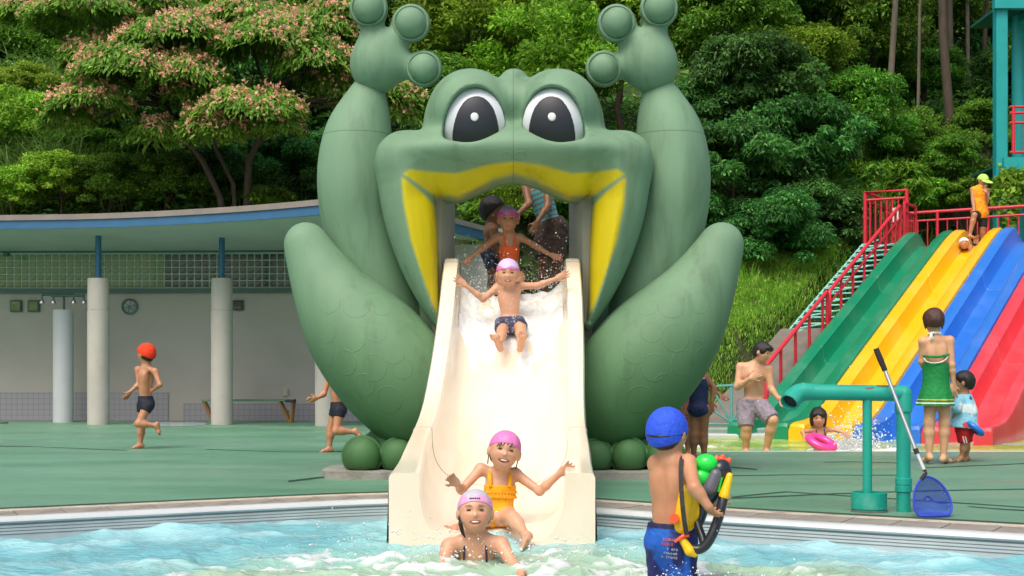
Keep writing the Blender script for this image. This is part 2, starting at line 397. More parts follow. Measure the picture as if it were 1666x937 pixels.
def main_water(X, Y):
    wx = X+fbm(X*.9, Y*.9, 31)*.5; wy = Y+fbm(X*.9, Y*.9, 32)*.5
    Z = np.zeros_like(X); dX = np.zeros_like(X); dY = np.zeros_like(X)
    for kx, ky, ph, am in WV:
        q = kx*wx+ky*wy+ph; Z += am*np.sin(q); k = math.hypot(kx, ky); dX += 1.25*am*kx/k*np.cos(q); dY += 1.25*am*ky/k*np.cos(q)
    # churned water in front of the slide and round the boy
    r = np.hypot((X+.2)/1.5, (Y-7.55)/.75); ch = np.exp(-r**2)
    r2 = np.hypot((X-1.0)/.5, (Y-6.85)/.35); ch2 = np.exp(-r2**2)*.75
    r3 = np.hypot((X+.15)/2.2, (Y-7.1)/.5); ch3 = np.exp(-r3**2)*.5
    act = np.clip(ch+ch2+ch3, 0, 1.2)
    tz = np.abs(fbm(X*3.1, Y*3.1, 51, 5))*2
    Z = Z*(1+.6*act)+act*((.5-tz)*.05+fbm(X*1.6, Y*2.4, 52)*.05-.045)
    fn = fbm(X*7.+fbm(X*3, Y*3, 5)*3, Y*13, 61, 6); foam = sstep(.06, .17, fn+act*.22-.18)*sstep(.2, .7, act)
    Z += foam*(.008+.05*np.abs(fbm(X*14, Y*14, 71, 3)))
    murk = sstep(.38, .75, np.exp(-np.hypot((X-.1)/2.6, (Y-6.9)/1.15)**2)+fbm(X*.8, Y*1.3, 81)*.7)
    lt = sstep(-.12, .2, fbm(X*1.4, Y*3.2, 91)+Z*4)
    C = c_cy*(1-lt)[..., None]+c_lt*lt[..., None]; C = C*(1-.75*murk)[..., None]+c_mk*(.75*murk)[..., None]
    green = sstep(.2, .7, act)*.6; C = C*(1-green)[..., None]+np.array(srgb(158, 194, 172))*green[..., None]
    C = C*(1-foam)[..., None]+np.array((.66, .70, .70))*foam[..., None]
    ex = np.interp(X, EDGE[:, 0], EDGE[:, 1]); out = sstep(-.75, -.55, Y-ex)
    Z = Z*(1-.6*out)
    return WATER+Z, C, foam, dX*(1-out), dY*(1-out)
m_water = water_mat('pool_water', 0, 0, 0)
water_sheet('pool_water', -5.2, 5.2, 5.2, 10.4, .018, main_water, m_water, 'rippled turquoise pool water churned white below the slide')
def kid_water(X, Y):
    wx = X+fbm(X*.9, Y*.9, 131)*.5; wy = Y+fbm(X*.9, Y*.9, 132)*.5; Z = np.zeros_like(X)
    for kx, ky, ph, am in WV: Z += .5*am*np.sin(kx*wx+ky*wy+ph)
    r = np.hypot((X-4.25)/.55, (Y-16.9)/.8); act = np.exp(-r**2); r = np.hypot((X-2.3)/.6, (Y-17.5)/.4); act = act+.7*np.exp(-r**2)
    fn = fbm(X*5.5, Y*5.5, 161, 5); foam = sstep(.0, .14, fn+act*.34-.16)*sstep(.1, .4, act)
    Z += foam*.05+act*.08*np.abs(fbm(X*4, Y*4, 7))*2
    lt = sstep(-.12, .2, fbm(X*1.6, Y*2., 191)); b = sstep(.12, .25, fbm(X*.9, Y*1.1, 195))
    C = np.array(srgb(150, 180, 70))*(1-lt)[..., None]+np.array(srgb(196, 214, 120))*lt[..., None]; C = C*(1-.55*b)[..., None]+np.array(srgb(130, 200, 205))*(.55*b)[..., None]
    C = C*(1-foam)[..., None]+np.array((.86, .88, .87))*foam[..., None]
    return -.07+Z*.6, C, foam, 0*X, 0*X
water_sheet('paddling_water', KX0, KX1, KY0, KY1, .05, kid_water, m_water, 'shallow yellow green water of the paddling pool')
kc = thing('paddling_pool_coping', 'white coping ledge round the paddling pool', None, (6, 18, 0)); kc['kind'] = 'structure'
MB().box(((KX0+KX1)/2, KY0+.01, -.2), (KX1-KX0, .08, .412), bev=.02).obj('near_ledge', m_white, kc)
MB().box(((KX0+KX1)/2, KY1-.2, -.16), (KX1-KX0, .4, .3), bev=.02).obj('far_step', m_white, kc)
MB().box(((KX0+KX1)/2, KY1+.18, -.09), (KX1-KX0, .36, .3), bev=.02).obj('far_ledge', mat('pale_ledge', srgb(132, 158, 142), .6, .15, 5, dirt=srgb(150, 148, 135), dirtscale=2), kc)
MB().box((KX0-.06, (KY0+KY1)/2, -.2), (.12, KY1-KY0, .412), bev=.02).obj('side_ledge', m_white, kc)
# ---- hillside
SD = np.array([.54, .842]); SP = np.array([.842, -.54]); SB = np.array([3.18, 20.0])     # rainbow slide: axis, across, bottom left corner
def hill(x, y):
    x = np.asarray(x, float); y = np.asarray(y, float)
    y0 = 26.2-6.0*sstep(.6, 3.2, x)
    e = (x-SB[0])*SP[0]+(y-SB[1])*SP[1]
    fl = sstep(-1.7, -.95, e); near = np.maximum(y-y0, 0)*.40*(1-fl)
    far = np.maximum(y-27.6, 0)*(.62)
    far = np.where(x > 1, np.maximum(y-31.5, 0)*.60, far)
    mix = sstep(.2, 3.2, x); far = np.maximum(y-27.6, 0)*.62*(1-mix)+np.maximum(y-31.2, 0)*.60*mix
    far = np.where(far > 0, far, 0)+3.1*sstep(27.1, 28.7, y)*(1-mix)
    z = np.maximum(near, far)
    z = np.where(z > 0, z+fbm(x*.3, y*.3, 5)*np.clip(z, 0, 1)*.9, z)
    return z-.03
gx = np.linspace(-70, 70, 141); gy = np.concatenate([np.linspace(20.7, 36, 40), np.linspace(37, 140, 60)]); X, Y = np.meshgrid(gx, gy, indexing='ij'); Z = hill(X, Y)
I = np.arange(X.size).reshape(X.shape); F = np.stack([I[:-1, :-1], I[1:, :-1], I[1:, 1:], I[:-1, 1:]], -1).reshape(-1, 4)
m_soil = mat('hill_soil', srgb(62, 62, 34), .95, .4, .8, .6, 8, dirt=srgb(52, 78, 30), dirtscale=.6, dirtlo=.42, dirthi=.6)
tag(mk('hillside', np.stack([X, Y, Z], -1), F, m_soil, smooth=True), 'wooded hillside rising behind the pools', None, None, 'structure')
# the far ground sheet, below everything built
tag(mk('ground', [(-300, -120, -1.3), (300, -120, -1.3), (300, 300, -1.3), (-300, 300, -1.3)], [(0, 1, 2, 3)], m_soil), 'earth below the pools and the hill', None, None, 'structure')
# ================================================================== CURVED PAVILION
pav = thing('pavilion', 'curved grey pavilion with blue roof edge and glass block band', 'building', (-7, 24.5, 0))
m_wall = mat('render_wall', srgb(184, 177, 170), .85, .06, .9, .1, 60, dirt=srgb(166, 160, 152), dirtscale=.8, dirtlo=.5, dirthi=.9)
m_blue = mat('blue_paint', srgb(56, 106, 146), .45, .12, 5, dirt=srgb(90, 60, 50), dirtscale=2.2, dirtlo=.66, dirthi=.70)
m_flash = mat('roof_flashing', srgb(142, 132, 126), .7, .15, 4)
m_soff = mat('soffit_paint', srgb(176, 186, 178), .7, .06, 2)
m_teal = mat('teal_frame', srgb(74, 104, 98), .5, .1, 5)
WX = np.linspace(-17, -.4, 60); WY = 24.9-.45*((WX+10.5)/7)**2*np.where(WX > -10.5, .5, 1)
def wallstrip(name, z0, z1, off, m, x0=-99, x1=99, thick=.0, parent=pav):
    k = (WX >= x0) & (WX <= x1); x, y = WX[k], WY[k]-off; n = len(x)
    if thick:
        V = np.r_[np.c_[x, y, x*0+z0], np.c_[x, y, x*0+z1], np.c_[x, y+thick, x*0+z1], np.c_[x, y+thick, x*0+z0]]
        F = [(r*n+i, r*n+i+1, ((r+1) % 4)*n+i+1, ((r+1) % 4)*n+i) for r in range(4) for i in range(n-1)]+[(0, n, 2*n, 3*n), (n-1, 4*n-1, 3*n-1, 2*n-1)]
    else:
        V = np.r_[np.c_[x, y, x*0+z0], np.c_[x, y, x*0+z1]]; F = [(i, i+1, n+i+1, n+i) for i in range(n-1)]
    return mk(name, V, F, m, parent, smooth=False)
wallstrip('wall', -.02, 3.2, 0, m_wall, thick=.3)
# small square wall tiles at the foot: too small to pick apart, so a brick texture
mt = bpy.data.materials.new('mosaic_tile'); mt.use_nodes = True; _n = mt.node_tree.nodes; _l = mt.node_tree.links
_b = _n.new('ShaderNodeTexBrick'); _b.offset = 0; _b.inputs['Scale'].default_value = 1; _b.inputs['Brick Width'].default_value = .1; _b.inputs['Row Height'].default_value = .1
_b.inputs['Mortar Size'].default_value = .006; _b.inputs['Color1'].default_value = (*srgb(164, 160, 168), 1); _b.inputs['Color2'].default_value = (*srgb(164, 159, 167), 1); _b.inputs['Mortar'].default_value = (*srgb(142, 138, 142), 1)
_t = _n.new('ShaderNodeTexCoord'); _m = _n.new('ShaderNodeMapping'); _m.inputs['Rotation'].default_value = (math.radians(-90), 0, 0); _l.new(_t.outputs['Object'], _m.inputs[0]); _l.new(_m.outputs[0], _b.inputs['Vector']); _l.new(_b.outputs[0], _n['Principled BSDF'].inputs['Base Color']); _n['Principled BSDF'].inputs['Roughness'].default_value = .35
wallstrip('tile_wainscot', -.01, .52, .03, mt, -99, -6.1, .06); wallstrip('tile_wainscot', -.01, .32, .03, mt, -6.1, 99, .06)
# glass block band
B0, B1, NR = 2.44, 3.06, 5; BW, BH = .139, .1235
wallstrip('band_back', B0-.02, B1+.02, .03, mat('band_joint', srgb(176, 194, 186), .7, .1, 5), -99, -1.6, .05)
wallstrip('band_sill', B0-.10, B0-.02, .1, m_teal, -99, -1.6, .12); wallstrip('band_head', B1+.02, B1+.05, .06, m_teal, -99, -1.6, .1)
mg_l = mat('glass_block_backlit', srgb(110, 132, 78), .12, .35, 3.2, .25, 9, spec=.8); mg_d = mat('glass_block_dark', srgb(36, 58, 52), .1, .4, 3.2, .25, 9, spec=.8)  # left blocks' lighter green paints in the light coming through from behind
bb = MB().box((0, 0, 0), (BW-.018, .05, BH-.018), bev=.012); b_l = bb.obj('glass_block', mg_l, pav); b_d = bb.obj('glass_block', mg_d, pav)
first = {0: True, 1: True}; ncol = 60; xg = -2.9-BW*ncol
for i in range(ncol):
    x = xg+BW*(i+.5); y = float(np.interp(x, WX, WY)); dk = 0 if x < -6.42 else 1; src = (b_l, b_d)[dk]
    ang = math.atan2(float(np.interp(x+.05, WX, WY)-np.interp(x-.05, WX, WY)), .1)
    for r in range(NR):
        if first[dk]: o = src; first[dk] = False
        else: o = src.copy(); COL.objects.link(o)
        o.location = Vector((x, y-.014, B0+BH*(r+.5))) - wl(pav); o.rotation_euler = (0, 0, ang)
# roof
RF = smoothpoly([(-17, 22.6), (-11, 22.6), (-8.4, 22.55), (-6.6, 22.3), (-4.6, 21.5), (-3.1, 20.6), (-2.35, 20.0)], 2, False); RS = np.array([(-2.35, 20.0), (-.97, 23.0), (-.42, 24.5), (.05, 26.5)])
ZF0, ZF1, ZF2 = 3.28, 3.42, 3.51
RO = np.vstack([RF, RS[1:]])
def ribbon(name, line, z0, z1, out, m):
    t = np.gradient(line, axis=0); t /= np.linalg.norm(t, axis=1)[:, None]; nn = np.stack([t[:, 1], -t[:, 0]], 1); a, b = line+nn*out, line-nn*.12; n = len(line)
    V = np.r_[np.c_[a, a[:, 0]*0+z0], np.c_[a, a[:, 0]*0+z1], np.c_[b, b[:, 0]*0+z1], np.c_[b, b[:, 0]*0+z0]]
    return mk(name, V, [(r*n+i, r*n+i+1, ((r+1) % 4)*n+i+1, ((r+1) % 4)*n+i) for r in range(4) for i in range(n-1)]+[(0, n, 2*n, 3*n), (n-1, 4*n-1, 3*n-1, 2*n-1)], m, pav)
ribbon('fascia', RO, ZF0, ZF1, 0, m_blue); ribbon('flashing', RO, ZF1, ZF2, .025, m_flash)
n = len(RF); wx = np.linspace(-17, -2.2, n); wy = np.interp(wx, WX, WY)
ns = 6; V = []
for k in range(ns+1):
    t = k/ns; V.append(np.c_[RF[:, 0]*(1-t)+wx*t, RF[:, 1]*(1-t)+wy*t, np.full(n, (ZF0+.004)*(1-t)+3.11*t)])
V = np.stack(V, 0).reshape(-1, 3); mk('soffit', V, [(k*n+i, (k+1)*n+i, (k+1)*n+i+1, k*n+i+1) for k in range(ns) for i in range(n-1)], m_soff, pav)
mk('soffit', [(-2.36, 20.02, ZF0+.006), (-.98, 23.0, ZF0+.006), (-.44, 24.5, ZF0+.006), (-2.2, 24.6, ZF0+.006)], [(0, 1, 2, 3)], m_soff, pav)
top = [(x, y, ZF2-.01) for x, y in RO]+[(x, 28.2, ZF2+.35) for x, y in RO]; n = len(RO)
mk('roof', top, [(i, i+1, n+i+1, n+i) for i in range(n-1)], m_flash, pav)
# columns: concrete shaft in two drums with a blue post
m_conc = mat('column_concrete', srgb(186, 182, 174), .8, .08, 3, .15, 50, dirt=srgb(150, 146, 138), dirtscale=1.2, dirtlo=.55, dirthi=.9)
m_pole = mat('blue_post', srgb(40, 104, 140), .4, .1, 4)
def column(px, d):
    c = P(px, 690, d); c[2] = 0; r = 17.3*d/FPX; top = P(px, 453, d)[2]; j = top-52*d/FPX
    o = MB().lathe(c, [(r*1.01, -.01), (r*1.01, j-.012), (r*.96, j-.008), (r*.96, j+.004), (r*.99, j+.006), (r*.99, top-.02), (r*.96, top)], 32).obj('column', m_conc, pav, smooth=True)
    MB().tube([c+[0, 0, top-.02], c+[0, 0, 3.27]], 4.9*d/FPX, 16).obj('post', m_pole, o, smooth=True)
column(160, 23.1); column(361, 23.1); column(530, 22.6)
# two little glass windows, a dark one, a round vent, a socket
def sqwin(px, py, w, m, dy=.0):
    x = P(px, py, 24.7)[0]; y = float(np.interp(x, WX, WY)); c = np.array([x, y-.02, CZ+(HOR-py)*y/FPX]); wd = w*y/FPX
    o = MB().box(c, (wd, .08, wd), bev=.01).obj('window', m_teal, pav); MB().box(c-[0, .03, 0], (wd*.82, .05, wd*.82), bev=.01).obj('pane', m, o)
sqwin(21, 498, 19, mg_l); sqwin(50, 498, 19, mg_l); sqwin(387, 497, 17, mg_d)
x = P(208, 499, 24.7)[0]; y = float(np.interp(x, WX, WY)); c = np.array([x, y, CZ+(HOR-499)*y/FPX]); A = axes((0, 0, 1), (0, -1, 0))
vent = MB().lathe(c, [(.15, -.02), (.15, .05), (.13, .065), (.115, .05), (.11, .03)], 28, A).obj('round_vent', mat('vent_metal', srgb(120, 132, 128), .35, .1, 5, metal=.3), pav, smooth=True)
MB().lathe(c, [(.11, .0), (.11, .033), (0.0, .045)], 28, A).obj('vent_face', mat('vent_face', srgb(150, 166, 160), .3, .2, 9), vent, smooth=True)
for k in range(3):
    q = k*math.pi/3+.3; v = np.array([math.cos(q), 0, math.sin(q)]); MB().tube([c-v*.12-[0, .05, 0], c+v*.12-[0, .05, 0]], .005, 6).obj('vent_bar', m_teal, vent)
x = P(463, 638, 24.6)[0]; y = float(np.interp(x, WX, WY)); MB().box((x, y-.02, CZ+(HOR-638)*y/FPX), (.09, .05, .15), bev=.01).obj('socket_box', mat('socket_beige', srgb(190, 184, 165), .5), pav)
x = P(19, 412, 24.7)[0]; MB().box((x, 24.45, 3.02), (.09, .16, .07), bev=.015).obj('camera_box', m_teal, pav)
# shower pillar
sp = P(103, 685, 24.1); sp[2] = 0
sh = thing('shower_pillar', 'white round shower pillar with four small shower heads on a teal bar', 'shower', sp); s_ = 24.1/FPX
MB().lathe(sp, [(16.2*s_, -.01), (16.2*s_, 1.96), (15.6*s_, 2.0), (0, 2.0)], 32).obj('pillar', mat('pillar_white', srgb(196, 200, 204), .7, .07, 3), sh, smooth=True)
MB().tube([sp+[0.01, 0, 1.98], sp+[0.01, 0, 2.26]], .022, 10).obj('riser', m_teal, sh, smooth=True)
MB().tube([sp+[-.37, 0, 2.275], sp+[.2, 0, 2.275]], .026, 10).obj('bar', m_teal, sh, smooth=True); MB().tube([sp+[-.2, -.05, 2.25], sp+[.38, -.05, 2.25]], .024, 10).obj('bar', m_teal, sh, smooth=True)
for dx in (-.37, -.165, .195, .38):
    hd = MB().tube([sp+[dx, -.03, 2.27], sp+[dx, -.03, 2.18]], .014, 8).obj('shower_head', m_teal, sh, smooth=True)
    MB().lathe(sp+[dx, -.03, 2.11], [(.045, 0), (.046, .03), (.02, .075), (.014, .09)], 14).obj('rose', mat('chrome', (.6, .6, .6), .2, 0, metal=1), hd, smooth=True)
# bench
bd = 24.0; bc = P(405, 686, bd); bc[2] = 0; u = bd/FPX
be = thing('bench', 'low green topped bench with wooden trestle legs behind the column', 'bench', bc); m_wood = mat('bench_wood', srgb(150, 112, 62), .6, .25, 12, stretch=(1, 1, 6))
MB().box(bc+[0, 0, .395], (150*u, .3, .035), bev=.008).obj('seat', mat('bench_green', srgb(96, 140, 112), .5, .15, 6), be)
MB().box(bc+[68*u, -.01, .38], (14*u, .32, .05), bev=.008).obj('end_cap', mat('bench_dark', srgb(46, 52, 50), .5), be)
for sx in (-1, 1):
    for sy in (-1, 1):
        MB().tube([bc+[sx*62*u-.12, sy*.11, .37], bc+[sx*62*u+.06, sy*.11, 0]], .022, 6).obj('leg', m_wood, be); MB().tube([bc+[sx*62*u+.12, sy*.11, .37], bc+[sx*62*u+.08, sy*.11, 0]], .022, 6).obj('leg', m_wood, be)
    MB().tube([bc+[sx*62*u, -.13, .19], bc+[sx*62*u, .13, .19]], .016, 6).obj('stretcher', m_wood, be)
# wet patch in front of the wall
g = [G(206, 693), G(225, 687), G(335, 687), G(338, 692), G(280, 695)]
V = [(x, y, .005) for x, y in smoothpoly(g, 2)]; tag(mk('wet_patch', V, [tuple(range(len(V)))], mat('wet_sheen', srgb(170, 195, 200), .12, .1, 2)), 'pale wet patch on the deck by the pavilion wall', None, None, 'structure')
# ================================================================== FROG
FD = 12.1
frog = thing('frog_statue', 'giant green frog statue with raised hands and yellow lipped open mouth', 'frog statue', (0, 12.4, 0))
def frog_mat(name, seam_axis=None, seam_at=0., w_=.006):
    m = mat(name, (0, 0, 0), .6, .16, 1.6, .12, 30, attr=True, coat=.0, spec=.35, dirt=srgb(52, 74, 44), dirtscale=1.5, dirtlo=.54, dirthi=.95, stretch=(2.2, 2.2, .32), detail=7)
    if seam_axis is not None:
        n = m.node_tree.nodes; L = m.node_tree.links; p = n['Principled BSDF']; src = p.inputs['Base Color'].links[0].from_socket
        g = n.new('ShaderNodeNewGeometry'); s_ = n.new('ShaderNodeSeparateXYZ'); L.new(g.outputs['Position'], s_.inputs[0])
        a = n.new('ShaderNodeMath'); a.operation = 'SUBTRACT'; a.inputs[1].default_value = seam_at; L.new(s_.outputs[seam_axis], a.inputs[0])
        b = n.new('ShaderNodeMath'); b.operation = 'ABSOLUTE'; L.new(a.outputs[0], b.inputs[0])
        c = n.new('ShaderNodeMath'); c.operation = 'LESS_THAN'; c.inputs[1].default_value = w_; L.new(b.outputs[0], c.inputs[0])
        d = n.new('ShaderNodeMath'); d.operation = 'MULTIPLY'; d.inputs[1].default_value = .6; L.new(c.outputs[0], d.inputs[0])
        x = n.new('ShaderNodeMix'); x.data_type = 'RGBA'; x.inputs['B'].default_value = (*srgb(62, 84, 66), 1); L.new(d.outputs[0], x.inputs['Factor']); L.new(src, x.inputs['A']); L.new(x.outputs['Result'], p.inputs['Base Color'])
    return m
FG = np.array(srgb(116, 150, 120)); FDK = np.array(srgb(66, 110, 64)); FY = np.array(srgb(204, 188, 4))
FCX = 836.0
def mir(pts): return [(2*FCX-x, *r) for (x, *r) in pts]
def Q(px, py, d=FD): return P(px, py, d)
def XZ(pts, d): return [(P(x, y, d)[0], P(x, y, d)[2]) for x, y in pts]
U = FD/FPX
def chain(f, pts, k=.12):
    p_ = np.array(pts, float); n_ = len(p_); out = []
    for t in np.linspace(0, n_-1, (n_-1)*5+1):
        i = min(int(t), n_-2); u = t-i; a0, a1, a2, a3 = p_[max(i-1, 0)], p_[i], p_[i+1], p_[min(i+2, n_-1)]
        out.append(.5*(2*a1+(a2-a0)*u+(2*a0-5*a1+4*a2-a3)*u*u+(3*a1-a0-3*a2+a3)*u**3))
    pts = out; k = .02
    for (a, b) in zip(pts[:-1], pts[1:]): f.add(cone(Q(a[0], a[1], a[3]), Q(b[0], b[1], b[3]), a[2]*U, b[2]*U), k)
def meshf(f, name, m, parent, colfn=None, loc=None):
    V, F = f.mesh(); C = colfn(V) if colfn else None
    return mk(name, V, F, m, parent, smooth=True, cols=C, loc=(0, 0, 0) if loc is None else loc)
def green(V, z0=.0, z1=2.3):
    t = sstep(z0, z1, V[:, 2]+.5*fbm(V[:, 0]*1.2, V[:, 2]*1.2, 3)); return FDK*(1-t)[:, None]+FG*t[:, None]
m_frog = frog_mat('frog_paint'); m_fhead = frog_mat('frog_head_paint', 0, P(FCX-1, 0, 11.7)[0], .0035); m_farm = frog_mat('frog_arm_paint', 2, P(0, 220, 12.5)[2], .004)
# --- head
half = [(836, 200), (780, 196), (720, 202), (688, 210), (658, 218), (632, 234), (616, 260), (613, 300), (620, 345), (634, 395), (656, 450), (684, 500), (716, 545), (722, 520), (716, 470), (718, 420), (717, 370), (712, 335), (706, 314),
        (722, 322), (745, 321), (768, 312), (790, 301), (812, 292), (836, 288)]
def halfpoly(h): return h+[(2*FCX-x, y) for x, y in h[::-1][1:-1]]
hp = XZ(smoothpoly(halfpoly(half), 1), FD)
f = Field((-1.45, 11.3, .9), (1.5, 13.3, 3.8), .016)
f.add(slab(hp, 12.4, .55, .36))
f.add(ell(Q(836, 250, 12.15), (215*U, .52, 40*U)), .12)
for sx in (1, -1):
    X = lambda x: x if sx == 1 else 2*FCX-x
    f.add(ell(Q(X(766), 186, 12.3), (72*U, .52, 73*U)), .10); f.add(cone(Q(X(735), 205, 12.3), Q(X(800), 205, 12.3), 44*U, 40*U), .1)
    f.add(ell(Q(X(655), 268, 12.35), (42*U, .44, 52*U)), .12)
f.add(ell(Q(836, 170, 12.35), (40*U, .36, 42*U)), .1); f.add(ell(Q(836, 134, 12.42), (25*U, .25, 21*U)), .05)
# keep the mouth open: the snout must not sag into it
mouth = [(706, 330), (709, 313), (722, 321), (745, 320), (768, 311), (790, 300), (812, 291), (836, 287)]; mo = mouth+[(2*FCX-x, y) for x, y in mouth[::-1][1:]]+[(958, 520), (714, 520)]
f.cut(slab(XZ(mo, 12.0), 12.3, 1.4, .02), .06)
eyeL = [(719, 226), (721, 200), (729, 173), (744, 151), (763, 140), (783, 139), (802, 149), (815, 168), (822, 192), (821, 206), (808, 220), (785, 233), (762, 237), (738, 233)]
pupL = [(734, 231), (736, 205), (745, 178), (758, 160), (773, 154), (788, 157), (801, 170), (809, 190), (813, 216), (798, 227), (775, 235), (752, 236)]
ED = 11.85
for sx in (1, -1):
    X = lambda pts: pts if sx == 1 else mir(pts)
    f.cut(slab(XZ(smoothpoly(X(eyeL), 2), ED), 11.3, .72, .01), .03)
def headcol(V):
    C = green(V, -.5, .4)
    up = [(657, 284), (668, 277), (700, 280), (740, 283), (790, 272), (836, 268)]; up = up+[(2*FCX-x, y) for x, y in up[::-1][1:]]
    lo = [(1016, 284), (972, 311), (928, 314), (904, 303), (870, 287), (836, 280), (802, 287), (768, 303), (744, 314), (700, 311)]
    d1 = poly2(XZ(up+lo, 11.9))[0](V[:, 0], V[:, 2])
    sd = [(654, 290), (660, 293), (688, 314), (704, 330), (709, 380), (710, 440), (710, 506), (706, 500), (690, 455), (669, 392), (657, 330)]
    d2 = np.minimum(poly2(XZ(sd, 11.9))[0](V[:, 0], V[:, 2]), poly2(XZ(mir(sd), 11.9))[0](V[:, 0], V[:, 2]))
    y = 1-sstep(-.015, .02, np.minimum(d1, d2)); y *= (V[:, 1] < 12.45)
    C = C*(1-y)[:, None]+FY*y[:, None]
    inn = sstep(12.5, 12.6, V[:, 1])*0
    return C
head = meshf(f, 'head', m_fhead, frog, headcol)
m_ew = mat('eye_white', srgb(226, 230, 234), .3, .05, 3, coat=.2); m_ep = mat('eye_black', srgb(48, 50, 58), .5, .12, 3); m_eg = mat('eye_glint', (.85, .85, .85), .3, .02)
for sx in (1, -1):
    X = lambda pts: pts if sx == 1 else mir(pts)
    c = Q(*X([(771, 200)])[0], 12.35); E = lambda g: ell(c, (78*U+g, .50+g, 78*U+g))
    lo, hi = (c[0]-.5, 11.7, c[2]-.45), (c[0]+.5, 12.15, c[2]+.5)
    def eyepart(name, pts, g, m, par, sm=2):
        q = Field(lo, hi, .013); q.add(E(g)); a = poly2(XZ(smoothpoly(X(pts), sm), ED))[0]; q.keep(lambda X_, Y_, Z_: a(X_, Z_)+0*Y_); q.keep(lambda X_, Y_, Z_: Y_-12.1+0*X_+0*Z_)
        return meshf(q, name, m, par)
    ey = eyepart('eye', eyeL, 0, m_ew, frog); eyepart('pupil', pupL, .008, m_ep, ey)
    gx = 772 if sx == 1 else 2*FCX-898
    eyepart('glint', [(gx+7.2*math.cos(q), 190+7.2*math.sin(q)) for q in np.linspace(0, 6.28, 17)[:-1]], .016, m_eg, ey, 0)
# --- arms, hands, thighs, feet
pads = [(600, 14, 31), (669, 38, 31), (690, 112, 29.5)]
m_pad = frog_mat('frog_pad_paint')
from mathutils.bvhtree import BVHTree
def bvh(o): return BVHTree.FromPolygons([Vector(v.co)+wl(o) for v in o.data.vertices], [tuple(p.vertices) for p in o.data.polygons])
def dome_on(tree, px, py, r, h, name, m, par, ring=False):
    o_ = Vector((0, 0, CZ)); dr = (Vector(P(px, py, 12.0))-o_).normalized(); hit, nrm, _, _ = tree.ray_cast(o_, dr)
    if hit is None: return
    if nrm.dot(dr) > 0: nrm = -nrm
    A = np.array(nrm.to_track_quat('Z', 'Y').to_matrix())
    # conform the disc to the surface: project each ring vertex back along the normal
    n = 28; prof = [(1.04, -.3), (1., .5), (.95, .62), (.9, .3), (.8, .12), (.35, .1), (0.02, .1)] if ring else [(1., 0), (.95, .5), (.8, .85), (.4, 1.), (.02, 1.05)]
    V = []; nv = np.array(nrm)
    for (rr, hh) in prof:
        for k in range(n):
            q = 2*math.pi*k/n; p = np.array(hit)+A@np.array([rr*r*math.cos(q), rr*r*math.sin(q), 0]); h2, n2, _, _ = tree.ray_cast(Vector(p+nv*.3), -nrm)
            b = np.array(h2) if h2 is not None else p; V.append(b+nv*(hh*h-.004))
    F = [(i*n+k, i*n+(k+1) % n, (i+1)*n+(k+1) % n, (i+1)*n+k) for i in range(len(prof)-1) for k in range(n)]+[tuple(range((len(prof)-1)*n, len(prof)*n))]
    V = np.array(V); mk(name, V, F, m, par, smooth=True, cols=green(V))
warts = [(536, 492, 15), (580, 498, 17), (532, 540, 14), (573, 549, 19), (612, 540, 14), (530, 580, 13), (561, 590, 17), (607, 598, 18), (640, 575, 14), (592, 626, 15), (632, 650, 18), (655, 600, 13), (600, 468, 12), (618, 500, 13)]
